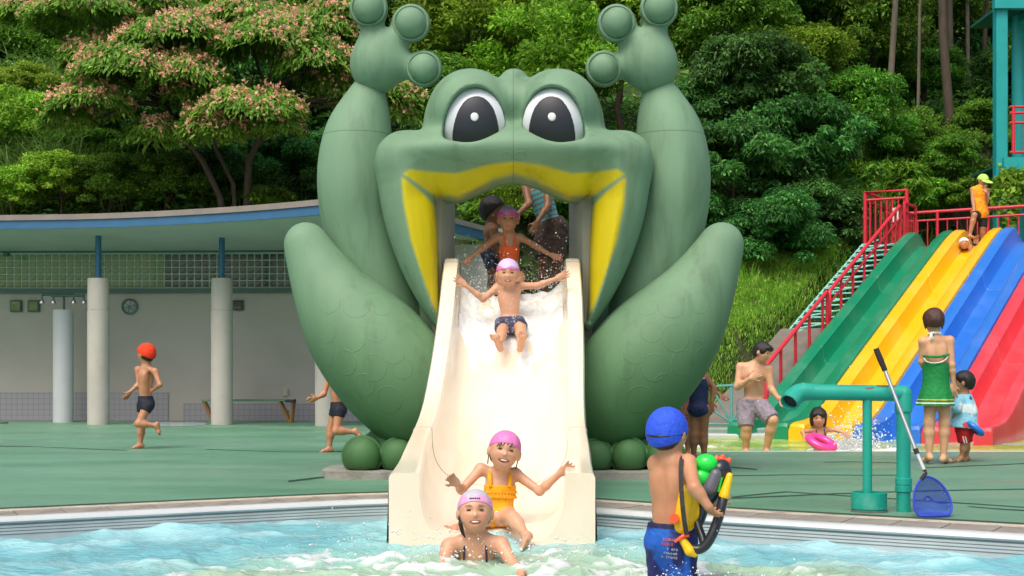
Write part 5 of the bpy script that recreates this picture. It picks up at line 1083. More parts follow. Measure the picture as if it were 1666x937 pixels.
        for x in (-1, 1):
            F_.add(ell(tp(x*.36, -.70, .70), (.25*sw, .20*dp, .13*th), s.T), .03); (F_.add(ell(tp(x*.34, .68, .74), (.32*sw, .24*dp, .09*th), s.T), .03) if sw > .16 else None)
            F_.add(ell(tp(x*.36, -.62, .02), (.34*sw, .42*dp, .13*th), s.T), .03)
        F_.cut(cone(tp(0, -1.10, .22), tp(0, -1.10, .86), .016*sw/.128, .012*sw/.128), .025); F_.cut(ell(tp(0, .92, .28), .007*sw/.128), .006)
        for L in 'LR':
            F_.add(ell(j['e'+L], .225*sw), .015); F_.add(ell(j['k'+L]+s.f*.06*sw, .30*sw), .02)
        for x in (-1, 1): F_.cut(ell(s.hp(x*.15, .43, .03), np.array((.085, .06, .045))*H, s.A), .02)
        if smile: F_.cut(ell(s.hp(0, .42, -.265), np.array((.12, .05, .03+.015*smile))*H, s.A), .01)
        V, Q_ = F_.mesh(); q = (V-j['hd'])@s.A/H; C = np.tile(s.skin, (len(V), 1)).astype(float)
        C *= (1+.22*fbm(V[:, 0]*8, V[:, 2]*8, 5, 5))[:, None]; C[:, 1:] *= (1+.12*fbm(V[:, 0]*14+7, V[:, 2]*14, 15))[:, None]
        def paint(m, c, a=1.): C[m] = C[m]*(1-a)+np.array(c)*a
        fr = q[:, 1] > .18
        paint(fr & (np.hypot((np.abs(q[:, 0])-.19)/.11, (q[:, 2]+.12)/.08) < 1), np.array(s.skin)*np.array((1.0, .78, .74)), .5)
        if not noface:
            lz = q[:, 2]+.265-(q[:, 0]/.14)**2*.025*(1 if smile else -.3); paint(fr & (np.hypot(q[:, 0]/(.06+.09*smile if smile else .12), lz/(.028+.026*smile if smile else .038)) < 1), srgb(186, 88, 82), .8)
            if smile: paint(fr & (np.hypot(q[:, 0]/(.115*smile), lz/(.03*smile)) < 1), srgb(96, 40, 40), .9)
            bz = q[:, 2]-.135+(np.abs(q[:, 0])-.15)**2*1.5; paint(fr & (np.abs(np.abs(q[:, 0])-.15) < .085) & (np.abs(bz) < .017), srgb(70, 46, 38), .62)
        paint((np.hypot(q[:, 0]/.5, (q[:, 2]-.12)/.4) < 1) & (q[:, 1] < -.1), srgb(44, 32, 28), .9)   # hair stubble at the back of the skull
        o = mk('person', V, Q_, m_skin, None, tuple(s.base), True, C); tag(o, label, 'person', group or 'people at the pool'); s.o = o; s.h = h
        if not noface:
            for x in (-1, 1):
                c = s.hp(x*.15, .375, .035); mm = MB(); mm.lathe((0, 0, 0), [(0.001, -1), (.6, -.8), (.95, -.3), (.95, .3), (.6, .8), (.001, 1)], 12); vv = np.array(mm.V)*np.array((.06, .032, .018 if smile else .023))*H
                mk('eye', vv@s.A.T+c, mm.F, m_eye, o, smooth=True)
            if smile:
                c = s.hp(0, .385, -.245); mm = MB(); mm.lathe((0, 0, 0), [(0.001, -1), (.6, -.8), (.95, -.3), (.95, .3), (.6, .8), (.001, 1)], 12); mk('teeth', (np.array(mm.V)*np.array((.095*min(smile, 1), .022, .02))*H)@s.A.T+c, mm.F, m_tooth, o, smooth=True)
        return o
    def wear(s, name, m, prims, clips=(), h=None, colfn=None, noise=0., par=None):
        h = h or s.h; F_ = Field(np.min([p[0][1] for p in prims], 0)-.04, np.max([p[0][2] for p in prims], 0)+.04, h)
        for p, k in prims: F_.add(p, k)
        for c, n in clips:
            n = np.array(n, float); n /= np.linalg.norm(n); F_.keep(lambda X, Y, Z: (X-c[0])*n[0]+(Y-c[1])*n[1]+(Z-c[2])*n[2], .0)
        V, Q_ = F_.mesh()
        if noise:
            V = V+noise*np.stack([fbm(V[:, 2]*14+V[:, 1]*9, V[:, 0]*22, 3), fbm(V[:, 0]*24, V[:, 2]*12, 4)*1.2, 0*V[:, 0]], 1)
        return mk(name, V, Q_, m, par or s.o, tuple(s.base), True, None if colfn is None else colfn(V))
    def trunks(s, m, frac=.45, waist=.20, inf=.008, name='swim_trunks', **k):
        pr = [(ell(s.tp(0, -.08, .06), (s.sw*.76*s.fat+inf, s.dp*1.02*s.fat+inf, .20*s.th+inf+.02), s.T), 0), (ell(s.tp(0, -.02, .38), (s.sw*.68*s.fat+inf, s.dp*.86*s.fat+inf, .30*s.th+inf), s.T), .05)]
        pr += [(ell(s.tp(x*.36, -.62, .02), (.34*s.sw+inf, .42*s.dp+inf, .13*s.th+inf), s.T), .03) for x in (-1, 1)]
        pr = [(clip(p, s.tp(0, 0, waist), s.up), kk) for p, kk in pr]
        for L in 'LR':
            a, b = s.J['h'+L], s.J['k'+L]; e = a+(b-a)*frac; pr.append((clip(s.leg(L, 0, min(frac+.25, 1), inf*1.4), e, b-a), .03))
        return s.wear(name, m, pr, [(s.tp(0, 0, waist), s.up)], **k)
    def onepiece(s, m, top=.78, inf=.006, cut=.05, name='swimsuit', low=None, **k):
        cl = [(s.tp(0, 0, top), s.up)]
        if low is not None: cl.append((s.tp(0, 0, low), -s.up))
        pr = s.torso(inf)+[(ell(s.tp(x*.36, -.62, .02), (.34*s.sw+inf, .42*s.dp+inf, .13*s.th+inf), s.T), .03) for x in (-1, 1)]+[(ell(s.tp(x*.36, -.70, .70), (.25*s.sw+inf, .20*s.dp+inf, .13*s.th+inf), s.T), .03) for x in (-1, 1)]
        for L in 'LR':
            a, b = s.J['h'+L], s.J['k'+L]; out = (a-s.pel); out /= np.linalg.norm(out)+1e-9; dn = (b-a)/np.linalg.norm(b-a); pr.append((clip(s.leg(L, 0, .4, inf), a+dn*cut*s.sw, dn*.8+out*.55), .03))
        return s.wear(name, m, pr, cl, **k)
    def strap(s, name, m, pts, r=.006, off=.0): return MB().tube(smoothpoly([np.array(p) for p in pts], 2, False), r, 7).obj(name, m, s.o, smooth=True)
    def cap(s, m, inf=.006, front=.17, back=-.22, name='swim_cap', **k):
        a, b = s.hp(0, .42, front), s.hp(0, -.45, back); d = b-a; n = np.cross(d, s.A[:, 0]); n = n if n@s.A[:, 2] < 0 else -n
        return s.wear(name, m, [(s.hell((0, -.05, .11), (.375, .44, .385), inf+.004), 0), (s.hell((0, -.02, .0), (.35, .40, .3), inf), .03), (s.hell((0, -.15, -.1), (.35, .34, .36), inf), .03)], [(a, n)], **k)
    def hairdo(s, m, inf=.012, front=.26, back=-.42, extra=(), **k):
        a, b = s.hp(0, .42, front), s.hp(0, -.30, back); d = b-a; n = np.cross(d, s.A[:, 0]); n = n if n@s.A[:, 2] < 0 else -n
        pr = [(s.hell((0, -.06, .11), (.385, .44, .39), inf), 0), (s.hell((0, -.15, -.1), (.35, .34, .36), inf*.7), .03)]
        pr = [(clip(p, a, n), kk) for p, kk in pr]+list(extra)
        return s.wear('hair', m, pr, noise=.016, **k)
def mixcol(name, cols):  # cap colours by height
    return mat(name, (0, 0, 0), .5, .06, 30, attr=True)
m_attr = mat('printed_cloth', (0, 0, 0), .7, .08, 30, .2, 45, attr=True)
WN, NV = srgb(24, 28, 44), srgb(30, 42, 84)
m_navy = cloth('navy_cloth', WN); m_sail = cloth('school_navy', srgb(36, 50, 92)); 
# ---- runner with the orange cap
d0 = 16.1
g = Fig(dict(hd=(237.5, 575, d0), nk=(237, 594, d0), sL=(224.5, 601, d0+.06), sR=(252, 604, d0-.06), eL=(226, 625, d0+.02), wL=(212, 637, d0-.05), xL=(208, 643, d0-.06), eR=(260, 626, d0-.12), wR=(250, 634, d0-.02), xR=(245, 637, d0+.03), hL=(232, 659, d0+.05), hR=(241, 660, d0-.05),
             kL=(230, 696, d0+.05), aL=(228, 724, d0+.03), tL=(213, 729.5, d0+.0), kR=(225.5, 689, d0-.12), aR=(254, 692.5, d0-.08), tR=(259.5, 709, d0-.06)), .225, .128, -118, -3, 0, -122, SKT)
g.build('boy in orange cap and black trunks running past the pavilion columns', .011)
g.cap(cloth('cap_orange', srgb(240, 58, 10)), .012, .2, -.32); g.hairdo(m_hair, .006, .05, -.48); g.trunks(m_navy, .32, .24, .007)
# ---- second runner, half behind the frog
d0 = 15.4
g = Fig(dict(hd=(553, 585, d0), nk=(548, 605, d0), sL=(536, 613, d0+.07), sR=(562, 615, d0-.06), eL=(527, 641, d0+.03), wL=(516, 647.5, d0-.03), xL=(511, 649, d0-.05), eR=(572, 636, d0-.1), wR=(566, 650, d0), xR=(560, 655, d0), hL=(546, 668, d0+.05), hR=(553, 669, d0-.05),
             kL=(538, 699, d0+.06), aL=(535.5, 730, d0+.03), tL=(519, 735.5, d0), kR=(547, 701, d0-.1), aR=(578, 702.5, d0-.06), tR=(588, 713, d0-.05)), .225, .13, -115, -3, 0, -115, SKT)
g.build('running boy in dark trunks half hidden behind the frog thigh', .011)
g.hairdo(m_hair, .01, .25, -.4); g.trunks(m_navy, .30, .24, .007)
# ---- boy coming down the slide
d0 = 11.85
g = Fig(dict(hd=(826.5, 444, d0-.06), nk=(827, 465, d0+.02), sL=(809, 468, d0+.02), sR=(846, 465, d0+.02), eL=(786, 486, d0-.08), wL=(757, 464, d0-.15), xL=(744, 453, d0-.17), eR=(873, 465, d0-.05), wR=(906, 453, d0-.1), xR=(922, 445, d0-.12), hL=(821, 529, d0-.02), hR=(841, 529, d0-.02),
             kL=(817, 538, d0-.32), kR=(847, 534, d0-.32), aL=(812.5, 562, d0-.58), aR=(847, 562, d0-.58), tL=(803, 541, d0-.66), tR=(853, 537, d0-.66)), .235, .125, 0, -8, 0, 0, SK)
g.build('smiling bare chested boy in a pink cap sliding with arms spread', .0075, None, (.25, .15), .75)
PK, LV = np.array(srgb(226, 120, 186)), np.array(srgb(206, 190, 232))
def capcol(gg, lo, hi, cut):
    def f(V):
        z = ((V-gg.J['hd'])@gg.A/gg.Hh); t = sstep(cut-.02, cut+.02, z[:, 2]+.35*np.minimum(z[:, 1], 0)+.04*np.sin(z[:, 0]*14)); return np.array(lo)*(1-t)[:, None]+np.array(hi)*t[:, None]
    return f
m_cap = mat('pink_cap', (0, 0, 0), .5, .10, 26, .6, 26, attr=True)
g.cap(m_cap, .007, .17, -.1, colfn=capcol(g, PK, LV, .24)); m_swp = cloth('patterned_trunks', srgb(58, 64, 92), dirt=srgb(150, 156, 172), dirtscale=26, dirtlo=.55, dirthi=.6); g.trunks(m_swp, .62, .20, .018, noise=.02)
# ---- girl behind him at the top
d0 = 12.72
g = Fig(dict(hd=(826.5, 357, d0-.02), nk=(829, 381, d0+.02), sL=(809, 386.5, d0), sR=(847, 386.5, d0), eL=(789, 401, d0-.08), wL=(765, 419, d0-.16), xL=(755, 429, d0-.2), eR=(868, 398, d0-.08), wR=(898, 416, d0-.16), xR=(917, 420, d0-.2), hL=(820, 450, d0), hR=(836, 450, d0),
             kL=(812, 449, d0-.34), kR=(846, 449, d0-.34), aL=(818, 474, d0-.5), aR=(842, 474, d0-.5), tL=(815, 466, d0-.62), tR=(845, 466, d0-.62)), .232, .118, 2, -4, 0, 0, SKT)
g.build('girl in a pink cap and orange top at the head of the slide', .0085, None, (.2, .1))
g.cap(m_cap, .010, .17, -.1, colfn=capcol(g, srgb(222, 84, 160), srgb(186, 140, 190), .26)); m_or = cloth('orange_suit', srgb(236, 102, 40)); g.onepiece(m_or, .70, .007)
for x in (-1, 1): g.strap('strap', m_or, [g.tp(x*.36, 1.02, .70), g.tp(x*.42, 1.03, .82), g.tp(x*.44, .75, .95), g.tp(x*.4, .0, 1.03), g.tp(x*.36, -.9, .9)], .008)
# ---- child waiting behind, in the frog's shade
d0 = 13.35
g = Fig(dict(hd=(802, 342, d0), nk=(800, 364, d0), sL=(794, 373, d0+.1), sR=(804, 373, d0-.1), eL=(799, 395, d0+.12), wL=(808, 411, d0+.08), eR=(802, 396, d0-.14), wR=(810, 412, d0-.1), hL=(796, 414, d0+.05), hR=(800, 414, d0-.05), kL=(801, 452, d0+.06), kR=(804, 452, d0-.06), aL=(797, 489, d0+.06), aR=(800, 489, d0-.06)), .235, .12, 70, -5, 0, 70, SKB)
g.build('dark haired child in grey trunks waiting at the top behind the girl', .011); g.hairdo(m_hair, .028, .2, -.45); g.trunks(m_swp, .6, .2, .012)
# ---- adult in the striped top, head hidden above the lip
d0 = 13.55
g = Fig(dict(hd=(862, 262, d0-.1), nk=(869, 288, d0), sL=(853, 297, d0), sR=(891, 299, d0-.03), eL=(861, 331, d0-.1), wL=(844, 347, d0-.2), xL=(838, 352, d0-.22), eR=(891, 336, d0-.15), wR=(874, 361, d0-.28), xR=(869, 372, d0-.3), hL=(887, 371, d0), hR=(906, 371, d0), kL=(884, 428, d0-.08), kR=(906, 428, d0-.03), aL=(886, 489, d0), aR=(906, 489, d0+.03)), .24, .155, -25, -25, 0, -20, SKB)
g.build('adult in a blue striped tank top and dark shorts bending over the children', .012); g.hairdo(m_hair, .012, .24, -.5)
def stripes(V):
    q = (V-g.pel)@g.T/g.th; t = (np.sin(q[:, 2]*2*math.pi*11+q[:, 0]*.6) > .55); return np.where(t[:, None], np.array(srgb(120, 98, 60)), np.array(srgb(92, 176, 190)))
pr = g.torso(.012)+[(clip(p, g.tp(0, 0, .98), g.up), k) for p, k in g.shoulders(.008)]
g.wear('tank_top', m_attr, pr, [(g.tp(.72, 0, .6), g.rt), (g.tp(-.72, 0, .6), -g.rt), (g.tp(0, .5, .84), g.up+g.fw*.8)], colfn=stripes, h=.01); g.trunks(cloth('brown_shorts', srgb(84, 66, 60)), .85, .16, .03, 'shorts', noise=.03)
# ---- girl in the yellow swimsuit at the foot of the slide
d0 = 8.72
g = Fig(dict(hd=(821, 733, d0-.08), nk=(814, 768, d0), sL=(782, 763, d0), sR=(838, 770, d0), eL=(751, 797, d0-.1), wL=(744, 788, d0-.24), xL=(731, 774, d0-.28), eR=(878, 799, d0-.12), wR=(912, 770, d0-.18), xR=(930, 757, d0-.22), hL=(801, 843, d0-.02), hR=(824, 842, d0-.02),
             kL=(766, 848, d0-.2), kR=(834, 843, d0-.34), aL=(742, 861, d0-.12), aR=(857, 872, d0-.5), tL=(722, 866, d0-.2), tR=(851, 888, d0-.66)), .245, .122, 4, 2, 11, 0, SK)
g.build('laughing girl in a yellow frilled swimsuit and pink cap at the slide foot', .0065, None, (.8, .35), 1.15)
g.cap(m_cap, .006, .2, -.18, colfn=capcol(g, srgb(224, 122, 184), srgb(222, 126, 186), .3)); g.hairdo(m_hair, .003, .13, -.42)
for (x, z) in ((-.14, .19), (-.04, .2), (.05, .19), (.14, .17), (.2, .15)):
    MB().tube([g.hp(x, .40, z+.03), g.hp(x+.02, .42, z-.02), g.hp(x+.05, .40, z-.08)], .0028, 5).obj('hair_lock', m_hair, g.o)
for x in (-1, 1): MB().tube([g.hp(x*.36, -.02, -.1), g.hp(x*.385, -.01, -.25), g.hp(x*.37, -.02, -.42)], .004, 5).obj('hair_lock', m_hair, g.o)
m_yel = cloth('yellow_suit', srgb(240, 170, 8)); g.onepiece(m_yel, .72, .006, .35)
for x in (-1, 1): g.strap('strap', m_yel, [g.tp(x*.50, .92, .68), g.tp(x*.52, .92, .82), g.tp(x*.54, .68, .95), g.tp(x*.55, .1, 1.02), g.tp(x*.5, -.9, .86)], .013)
m_fr = cloth('yellow_frill', srgb(238, 158, 6))
for (z, amp) in ((.66, .022), (.55, .018)):
    V = []; n1 = 90
    for r_ in range(5):
        for i in range(n1):
            a = math.pi*(i/(n1-1))*1.1-.05*math.pi; k = r_/4; rr = 1+.015+k*(.07+.10*math.sin(i*1.25)*k); V.append(g.tp(-math.cos(a)*.80*rr, math.sin(a)*1.02*rr, z-k*.12+.008*math.sin(i*1.25)))
    mk('frill', V, [(r_*n1+i, r_*n1+i+1, (r_+1)*n1+i+1, (r_+1)*n1+i) for r_ in range(4) for i in range(n1-1)], m_fr, g.o, tuple(g.base), True)
# ---- girl in the water
d0 = 7.62
g = Fig(dict(hd=(773, 832, d0-.02), nk=(773, 868, d0+.03), sL=(731, 889, d0), sR=(815, 886, d0), eL=(718, 924, d0-.12), wL=(726, 946, d0-.24), eR=(838, 924, d0-.13), wR=(846, 934, d0-.27), hL=(762, 975, d0+.18), hR=(790, 975, d0+.18), kL=(755, 1010, d0+.3), kR=(797, 1010, d0+.3), aL=(757, 1040, d0+.5), aR=(795, 1040, d0+.5)), .235, .152, 2, 6, 0, 0, SK)
g.build('grinning girl in a grey and pink cap in the churned water', .0065, None, (.5, .5), 1)
g.cap(m_cap, .006, .24, -.25, colfn=capcol(g, srgb(224, 160, 200), srgb(186, 184, 196), .36)); g.hairdo(m_hair, .003, .12, -.42)
MB().tube([g.hp(.36, .05, -.05), g.hp(.35, .10, -.3), g.hp(.30, .06, -.5), g.hp(.24, .04, -.62)], [.010, .012, .01, .004], 7).obj('hair_lock', m_hair, g.o)
m_sb = cloth('dark_strap', srgb(52, 40, 66)); m_ys = cloth('yellow_bikini', srgb(214, 196, 30)); g.onepiece(m_ys, .60, .006, low=.3)
for x in (-1, 1): g.strap('strap', m_sb, [g.tp(x*.40, 1.0, .58), g.tp(x*.42, 1.04, .76), g.tp(x*.40, .80, .90), g.tp(x*.36, .4, .99), g.tp(x*.26, -.2, 1.08)], .0065)
g.strap('neckline', m_sb, [g.tp(-.62, .86, .62), g.tp(-.40, 1.02, .62), g.tp(0, 1.12, .56), g.tp(.40, 1.02, .62), g.tp(.62, .86, .62)], .008)
# lettering on the cap band, too small to read
for k in range(6):
    a = -.32+.11*k+.07; c = g.hp(math.sin(a)*.40, math.cos(a)*.42-.04, .30); MB().box(c, (.008, .004, .012), rot=g.A).obj('cap_lettering', m_sb, g.o)
# ---- boy with the water gun
d0 = 6.85
g = Fig(dict(hd=(1087, 702, d0), nk=(1093, 742, d0), sL=(1068, 754, d0+.06), sR=(1119, 753, d0-.09), eL=(1095, 800, d0+.16), wL=(1150, 822, d0+.16), xL=(1180, 808, d0+.1), eR=(1130, 794, d0-.26), wR=(1153, 824, d0-.28), xR=(1158, 837, d0-.2), hL=(1079, 884, d0+.04), hR=(1105, 884, d0-.04),
             kL=(1076, 945, d0+.06), kR=(1110, 945, d0-.04), aL=(1076, 1005, d0+.1), aR=(1110, 1005, d0+.02)), .225, .138, 140, -6, 0, 145, SKT*1.05, .62, 1.1)
g.build('boy in a blue cap and goggles standing in the pool with a water gun', .0065, None, (.7, .9))
m_bcap = cloth('cap_blue', srgb(40, 84, 216)); g.cap(m_bcap, .010, .06, -.40); g.hairdo(m_hair, .002, -.2, -.46)
# goggle strap and lens
m_gog = mat('goggle_black', srgb(30, 30, 34), .35, .05); ring = []
for k in range(26):
    a = 2*math.pi*k/26; ring.append(g.hp(math.sin(a)*.425, math.cos(a)*.49-.05, -.06+.05*math.cos(a)-.03*(math.cos(a) < 0)*-math.cos(a)))
gg = MB().tube(ring, .0068, 8, closed=True).obj('goggle_strap', m_gog, g.o, smooth=True)
for x in (-1, 1): MB().lathe(g.hp(x*.17, .40, .01), [(.001, .016), (.018, .012), (.022, 0), (.02, -.01)], 14, np.stack([g.A[:, 0], g.A[:, 2], g.A[:, 1]], 1)).obj('lens', m_gog, gg, smooth=True)
def btr(V):
    n = fbm(V[:, 0]*16, V[:, 2]*9, 8); t = sstep(-.05, .12, n); c = np.array(srgb(22, 30, 96))*(1-t)[:, None]+np.array(srgb(24, 92, 190))*t[:, None]
    return np.where((V[:, 2] > g.tp(0, 0, .19)[2])[:, None], np.array(srgb(20, 24, 66)), c)
tk = g.trunks(m_attr, .95, .24, .016, colfn=btr, noise=.02)
# the print on the trunks: rows of small letter-like strokes, too blurred to read
tr_ = bvh(tk); pr_ = np.random.default_rng(21)
for row, (y, c, nl, hh, sh_) in enumerate([(881, srgb(186, 104, 96), 6, .013, .0), (888.5, srgb(204, 78, 74), 5, .014, -.012), (897, srgb(168, 172, 190), 8, .013, -.004), (904, srgb(168, 172, 190), 6, .011, .004), (911, srgb(172, 176, 192), 7, .013, .0)]):
    V, F = [], []; cen = P(1093, y, d0-.2); wd = .0105
    for i in range(nl):
        x0 = cen[0]+sh_+(i-nl/2)*wd
        if pr_.random() < .12: continue
        st_ = [(0, 0, .0026, hh)] if pr_.random() < .8 else [(.003, 0, .0026, hh)]
        st_ += [(0, q*hh, wd*.72, .0026) for q in pr_.choice([0, .42, .82], 2, replace=False)]+([(wd*.52, 0, .0026, hh*pr_.uniform(.5, 1))] if pr_.random() < .6 else [])
        for (ax, az, w1, h1) in st_:
            k = len(V); F.append((k, k+1, k+2, k+3))
            for (qx, qz) in ((0, 0), (1, 0), (1, 1), (0, 1)):
                p = Vector((x0+ax+qx*w1, d0-.6, cen[2]-hh/2+az+qz*h1)); hit, _, _, _ = tr_.ray_cast(p, Vector((0, 1, 0))); V.append((p.x, (hit.y if hit is not None else d0-.1)-.003, p.z))
    mk('printed_marks', V, F, mat('print_%d' % row, c, .7, 0), g.o)
boy = g
# ---- child in a navy suit behind the frog, and the one beside
d0 = 13.9
g = Fig(dict(hd=(1128, 583, d0-.1), nk=(1134, 603, d0), sL=(1120, 612, d0+.03), sR=(1147, 612, d0-.03), eL=(1118, 640, d0-.1), wL=(1113, 664, d0-.12), eR=(1162, 631, d0-.05), wR=(1158, 654, d0-.08), xR=(1157, 665, d0-.08), hL=(1129, 668, d0+.02), hR=(1145, 669, d0-.02), kL=(1128, 708, d0), kR=(1144, 708, d0), aL=(1129, 743, d0+.02), aR=(1146, 743, d0)), .215, .125, 190, -10, 0, 170, SKB*1.25, .7, 1.12)
g.build('child in a navy swimsuit seen from behind beside the frog thigh', .011); g.hairdo(m_hair, .012, .2, -.5); g.onepiece(m_sail, .80, .007, .25)
g.strap('back_edging', cloth('white_edge', srgb(225, 225, 228)), [g.tp(-.5, -.95, .80), g.tp(0, -1.05, .79), g.tp(.5, -.95, .80), g.tp(.8, -.4, .80)], .008)
d0 = 14.6
g = Fig(dict(hd=(1108, 585, d0), nk=(1108, 605, d0), sL=(1094, 612, d0), sR=(1122, 612, d0), eL=(1090, 636, d0-.05), wL=(1094, 655, d0-.1), eR=(1150, 628, d0-.1), wR=(1170, 641, d0-.1), xR=(1179, 648, d0-.1), hL=(1100, 664, d0), hR=(1116, 664, d0), kL=(1101, 700, d0), kR=(1118, 700, d0), aL=(1101, 737, d0), aR=(1119, 737, d0)), .215, .122, 60, 0, 0, 60, SKB*1.2)
g.build('child in red striped trunks reaching out behind the navy suit', .012); g.hairdo(m_hair, .012, .2, -.5)
g.trunks(m_attr, .5, .22, .008, colfn=lambda V: np.where((np.sin(V[:, 2]*190) > 0)[:, None], np.array(srgb(200, 110, 96)), np.array(srgb(60, 30, 36))))
# ---- young man in grey shorts in the paddling pool
d0 = 16.3
g = Fig(dict(hd=(1241, 573, d0-.06), nk=(1229, 590, d0), sL=(1205, 597, d0+.02), sR=(1250, 600, d0-.02), eL=(1200, 629, d0-.05), wL=(1221, 616, d0-.19), xL=(1233, 608, d0-.17), eR=(1254, 632, d0-.06), wR=(1266, 648, d0-.14), xR=(1277, 652.5, d0-.16), hL=(1214, 661, d0+.02), hR=(1236, 660, d0-.02), kL=(1214, 696, d0-.08), kR=(1257, 684, d0-.22), aL=(1213, 734, d0), aR=(1246, 734, d0-.1), tL=(1222, 739, d0-.25), tR=(1256, 739, d0-.32)), .235, .185, 50, -18, 8, 20, SKP, .55)
g.build('young man in grey shorts wading in the paddling pool', .0105, None, (.5, .4), 0, ((0, 1, -.2), None)); g.hairdo(m_hair, .014, .2, -.4, [(g.hell((-.30, .16, .02), (.08, .12, .17), .004), .02), (g.hell((.0, .33, .30), (.26, .13, .11), .004), .03), (g.hell((.30, .16, .02), (.08, .12, .17), .004), .02)])
g.trunks(cloth('grey_shorts', srgb(148, 138, 150)), .96, .17, .026, 'shorts', noise=.03); MB().tube([g.tp(.0, 1.2, .14), g.tp(.02, 1.24, .06), g.tp(.05, 1.2, -.02)], .012, 6).obj('drawstring', cloth('white_cord', srgb(230, 230, 232)), g.o)
# ---- little girl with the pink float
d0 = 16.45
g = Fig(dict(hd=(1331.5, 679, d0-.04), nk=(1333, 696, d0), sL=(1322.5, 699.5, d0), sR=(1345, 698.5, d0), eL=(1306, 703, d0-.05), wL=(1309, 713, d0-.15), eR=(1361, 700, d0-.04), wR=(1374, 704, d0-.1), xR=(1379, 709, d0-.12), hL=(1331, 733, d0), hR=(1341, 733, d0), kL=(1330, 756, d0-.03), kR=(1342, 756, d0-.03), aL=(1330, 778, d0), aR=(1342, 778, d0)), .225, .10, -6, -12, 0, 0, SK)
g.build('little girl with wet bobbed hair and a pink swimsuit in the paddling pool', .009); g.hairdo(m_hair, .014, .24, -.42, [(g.hell((-.33, .02, -.16), (.10, .26, .34), .006), .03), (g.hell((.33, .02, -.16), (.10, .26, .34), .006), .03), (g.hell((-.16, .30, .20), (.16, .1, .12), .006), .03), (g.hell((.22, .27, .22), (.12, .1, .1), .006), .03)])
m_pk = cloth('pink_suit', srgb(240, 92, 150)); g.onepiece(m_pk, .66, .006)
for x in (-1, 1): g.strap('strap', m_sb, [g.tp(x*.5, .95, .66), g.tp(x*.52, .95, .8), g.tp(x*.42, .5, 1.0), g.tp(x*.3, -.2, 1.06)], .007)
g.strap('neckline', m_sb, [g.tp(-.6, .8, .68), g.tp(0, 1.1, .60), g.tp(.6, .8, .68)], .008)
# ---- woman in the green halter dress, from behind
d0 = 13.5
g = Fig(dict(hd=(1519, 522, d0), nk=(1521, 546, d0), sL=(1502, 556, d0), sR=(1545, 554, d0), eL=(1500, 588, d0+.05), wL=(1512, 612, d0+.22), eR=(1548, 594, d0-.03), wR=(1551, 625, d0-.01), xR=(1551, 640, d0), hL=(1514, 638, d0), hR=(1535, 638, d0), kL=(1512, 687, d0+.0), kR=(1537, 687, d0+.0), aL=(1512, 742, d0), aR=(1535, 744, d0), tL=(1504, 749, d0+.16), tR=(1544, 750, d0+.16)), .225, .155, 172, -8, 0, 178, SKP, .56)
g.build('woman in a green halter dress standing with her back turned', .0095, None, (.4, .3)); g.hairdo(m_hairb, .02, .1, -.3, [(g.hell((.02, -.42, -.02), (.17, .15, .17), .004), .03), (g.hell((.36, -.0, -.2), (.05, .08, .2), 0), .02), (g.hell((-.36, -.0, -.2), (.05, .08, .2), 0), .02)])
m_gd = cloth('green_dress', srgb(10, 132, 62)); V = []; n1 = 64; rows = [(590, 20.5, .115), (600, 21, .118), (615, 21, .115), (628, 22.5, .125), (640, 25.5, .15), (650, 28.0, .165), (659, 30, .175)]
def dress(z0, z1, m, nm, par, out=0.):
    V = []; ys = [r[0] for r in rows]; K = 14
    for k in range(K):
        y = z0+(z1-z0)*k/(K-1); hw = np.interp(y, ys, [r[1] for r in rows])*d0/FPX+out; dy = np.interp(y, ys, [r[2] for r in rows])+out; c = P(1523-1.2*(y-590)/69, y, d0)
        for i in range(n1):
            a = 2*math.pi*i/n1; fl = 1+.045*math.sin(a*9)*max(0, (y-628)/31); V.append([c[0]+hw*math.cos(a)*fl, d0+dy*math.sin(a)*fl, c[2]+(.012*math.sin(a) if k == 0 else 0)])
    return mk(nm, V, [(k*n1+i, k*n1+(i+1) % n1, (k+1)*n1+(i+1) % n1, (k+1)*n1+i) for k in range(K-1) for i in range(n1)], m, par, tuple(g.base), True)
dr = dress(589, 659.5, m_gd, 'dress', g.o); m_wt = cloth('white_trim', srgb(232, 232, 226)); dress(654.2, 656.4, m_wt, 'hem_stripe', dr, .003); dress(649, 650.6, cloth('yellow_trim', srgb(220, 200, 60)), 'hem_stripe', dr, .003)
def back(px, py): return P(px, py, d0-.125)
g.strap('bra_band', m_gd, [P(1503, 579, d0-.05), back(1510, 580), back(1524, 581), back(1536, 579), P(1543, 577, d0-.05), P(1548, 575, d0+.04)], .013); g.strap('neck_tie', m_wt, [P(1512, 543, d0-.045), P(1520, 541, d0-.075), P(1530, 542, d0-.05)], .015)
g.strap('trim', m_wt, [P(1543, 577, d0-.06), P(1540, 584, d0-.11), P(1532, 589, d0-.125), P(1520, 591, d0-.13), P(1508, 589, d0-.11), P(1503, 583, d0-.06)], .006)
for (a, b) in (((1516, 541), (1513, 553)), ((1516, 541), (1517.5, 552))): g.strap('tie_end', m_wt, [P(*a, d0-.08), P((a[0]+b[0])/2-1, (a[1]+b[1])/2, d0-.1), P(*b, d0-.1)], .009)
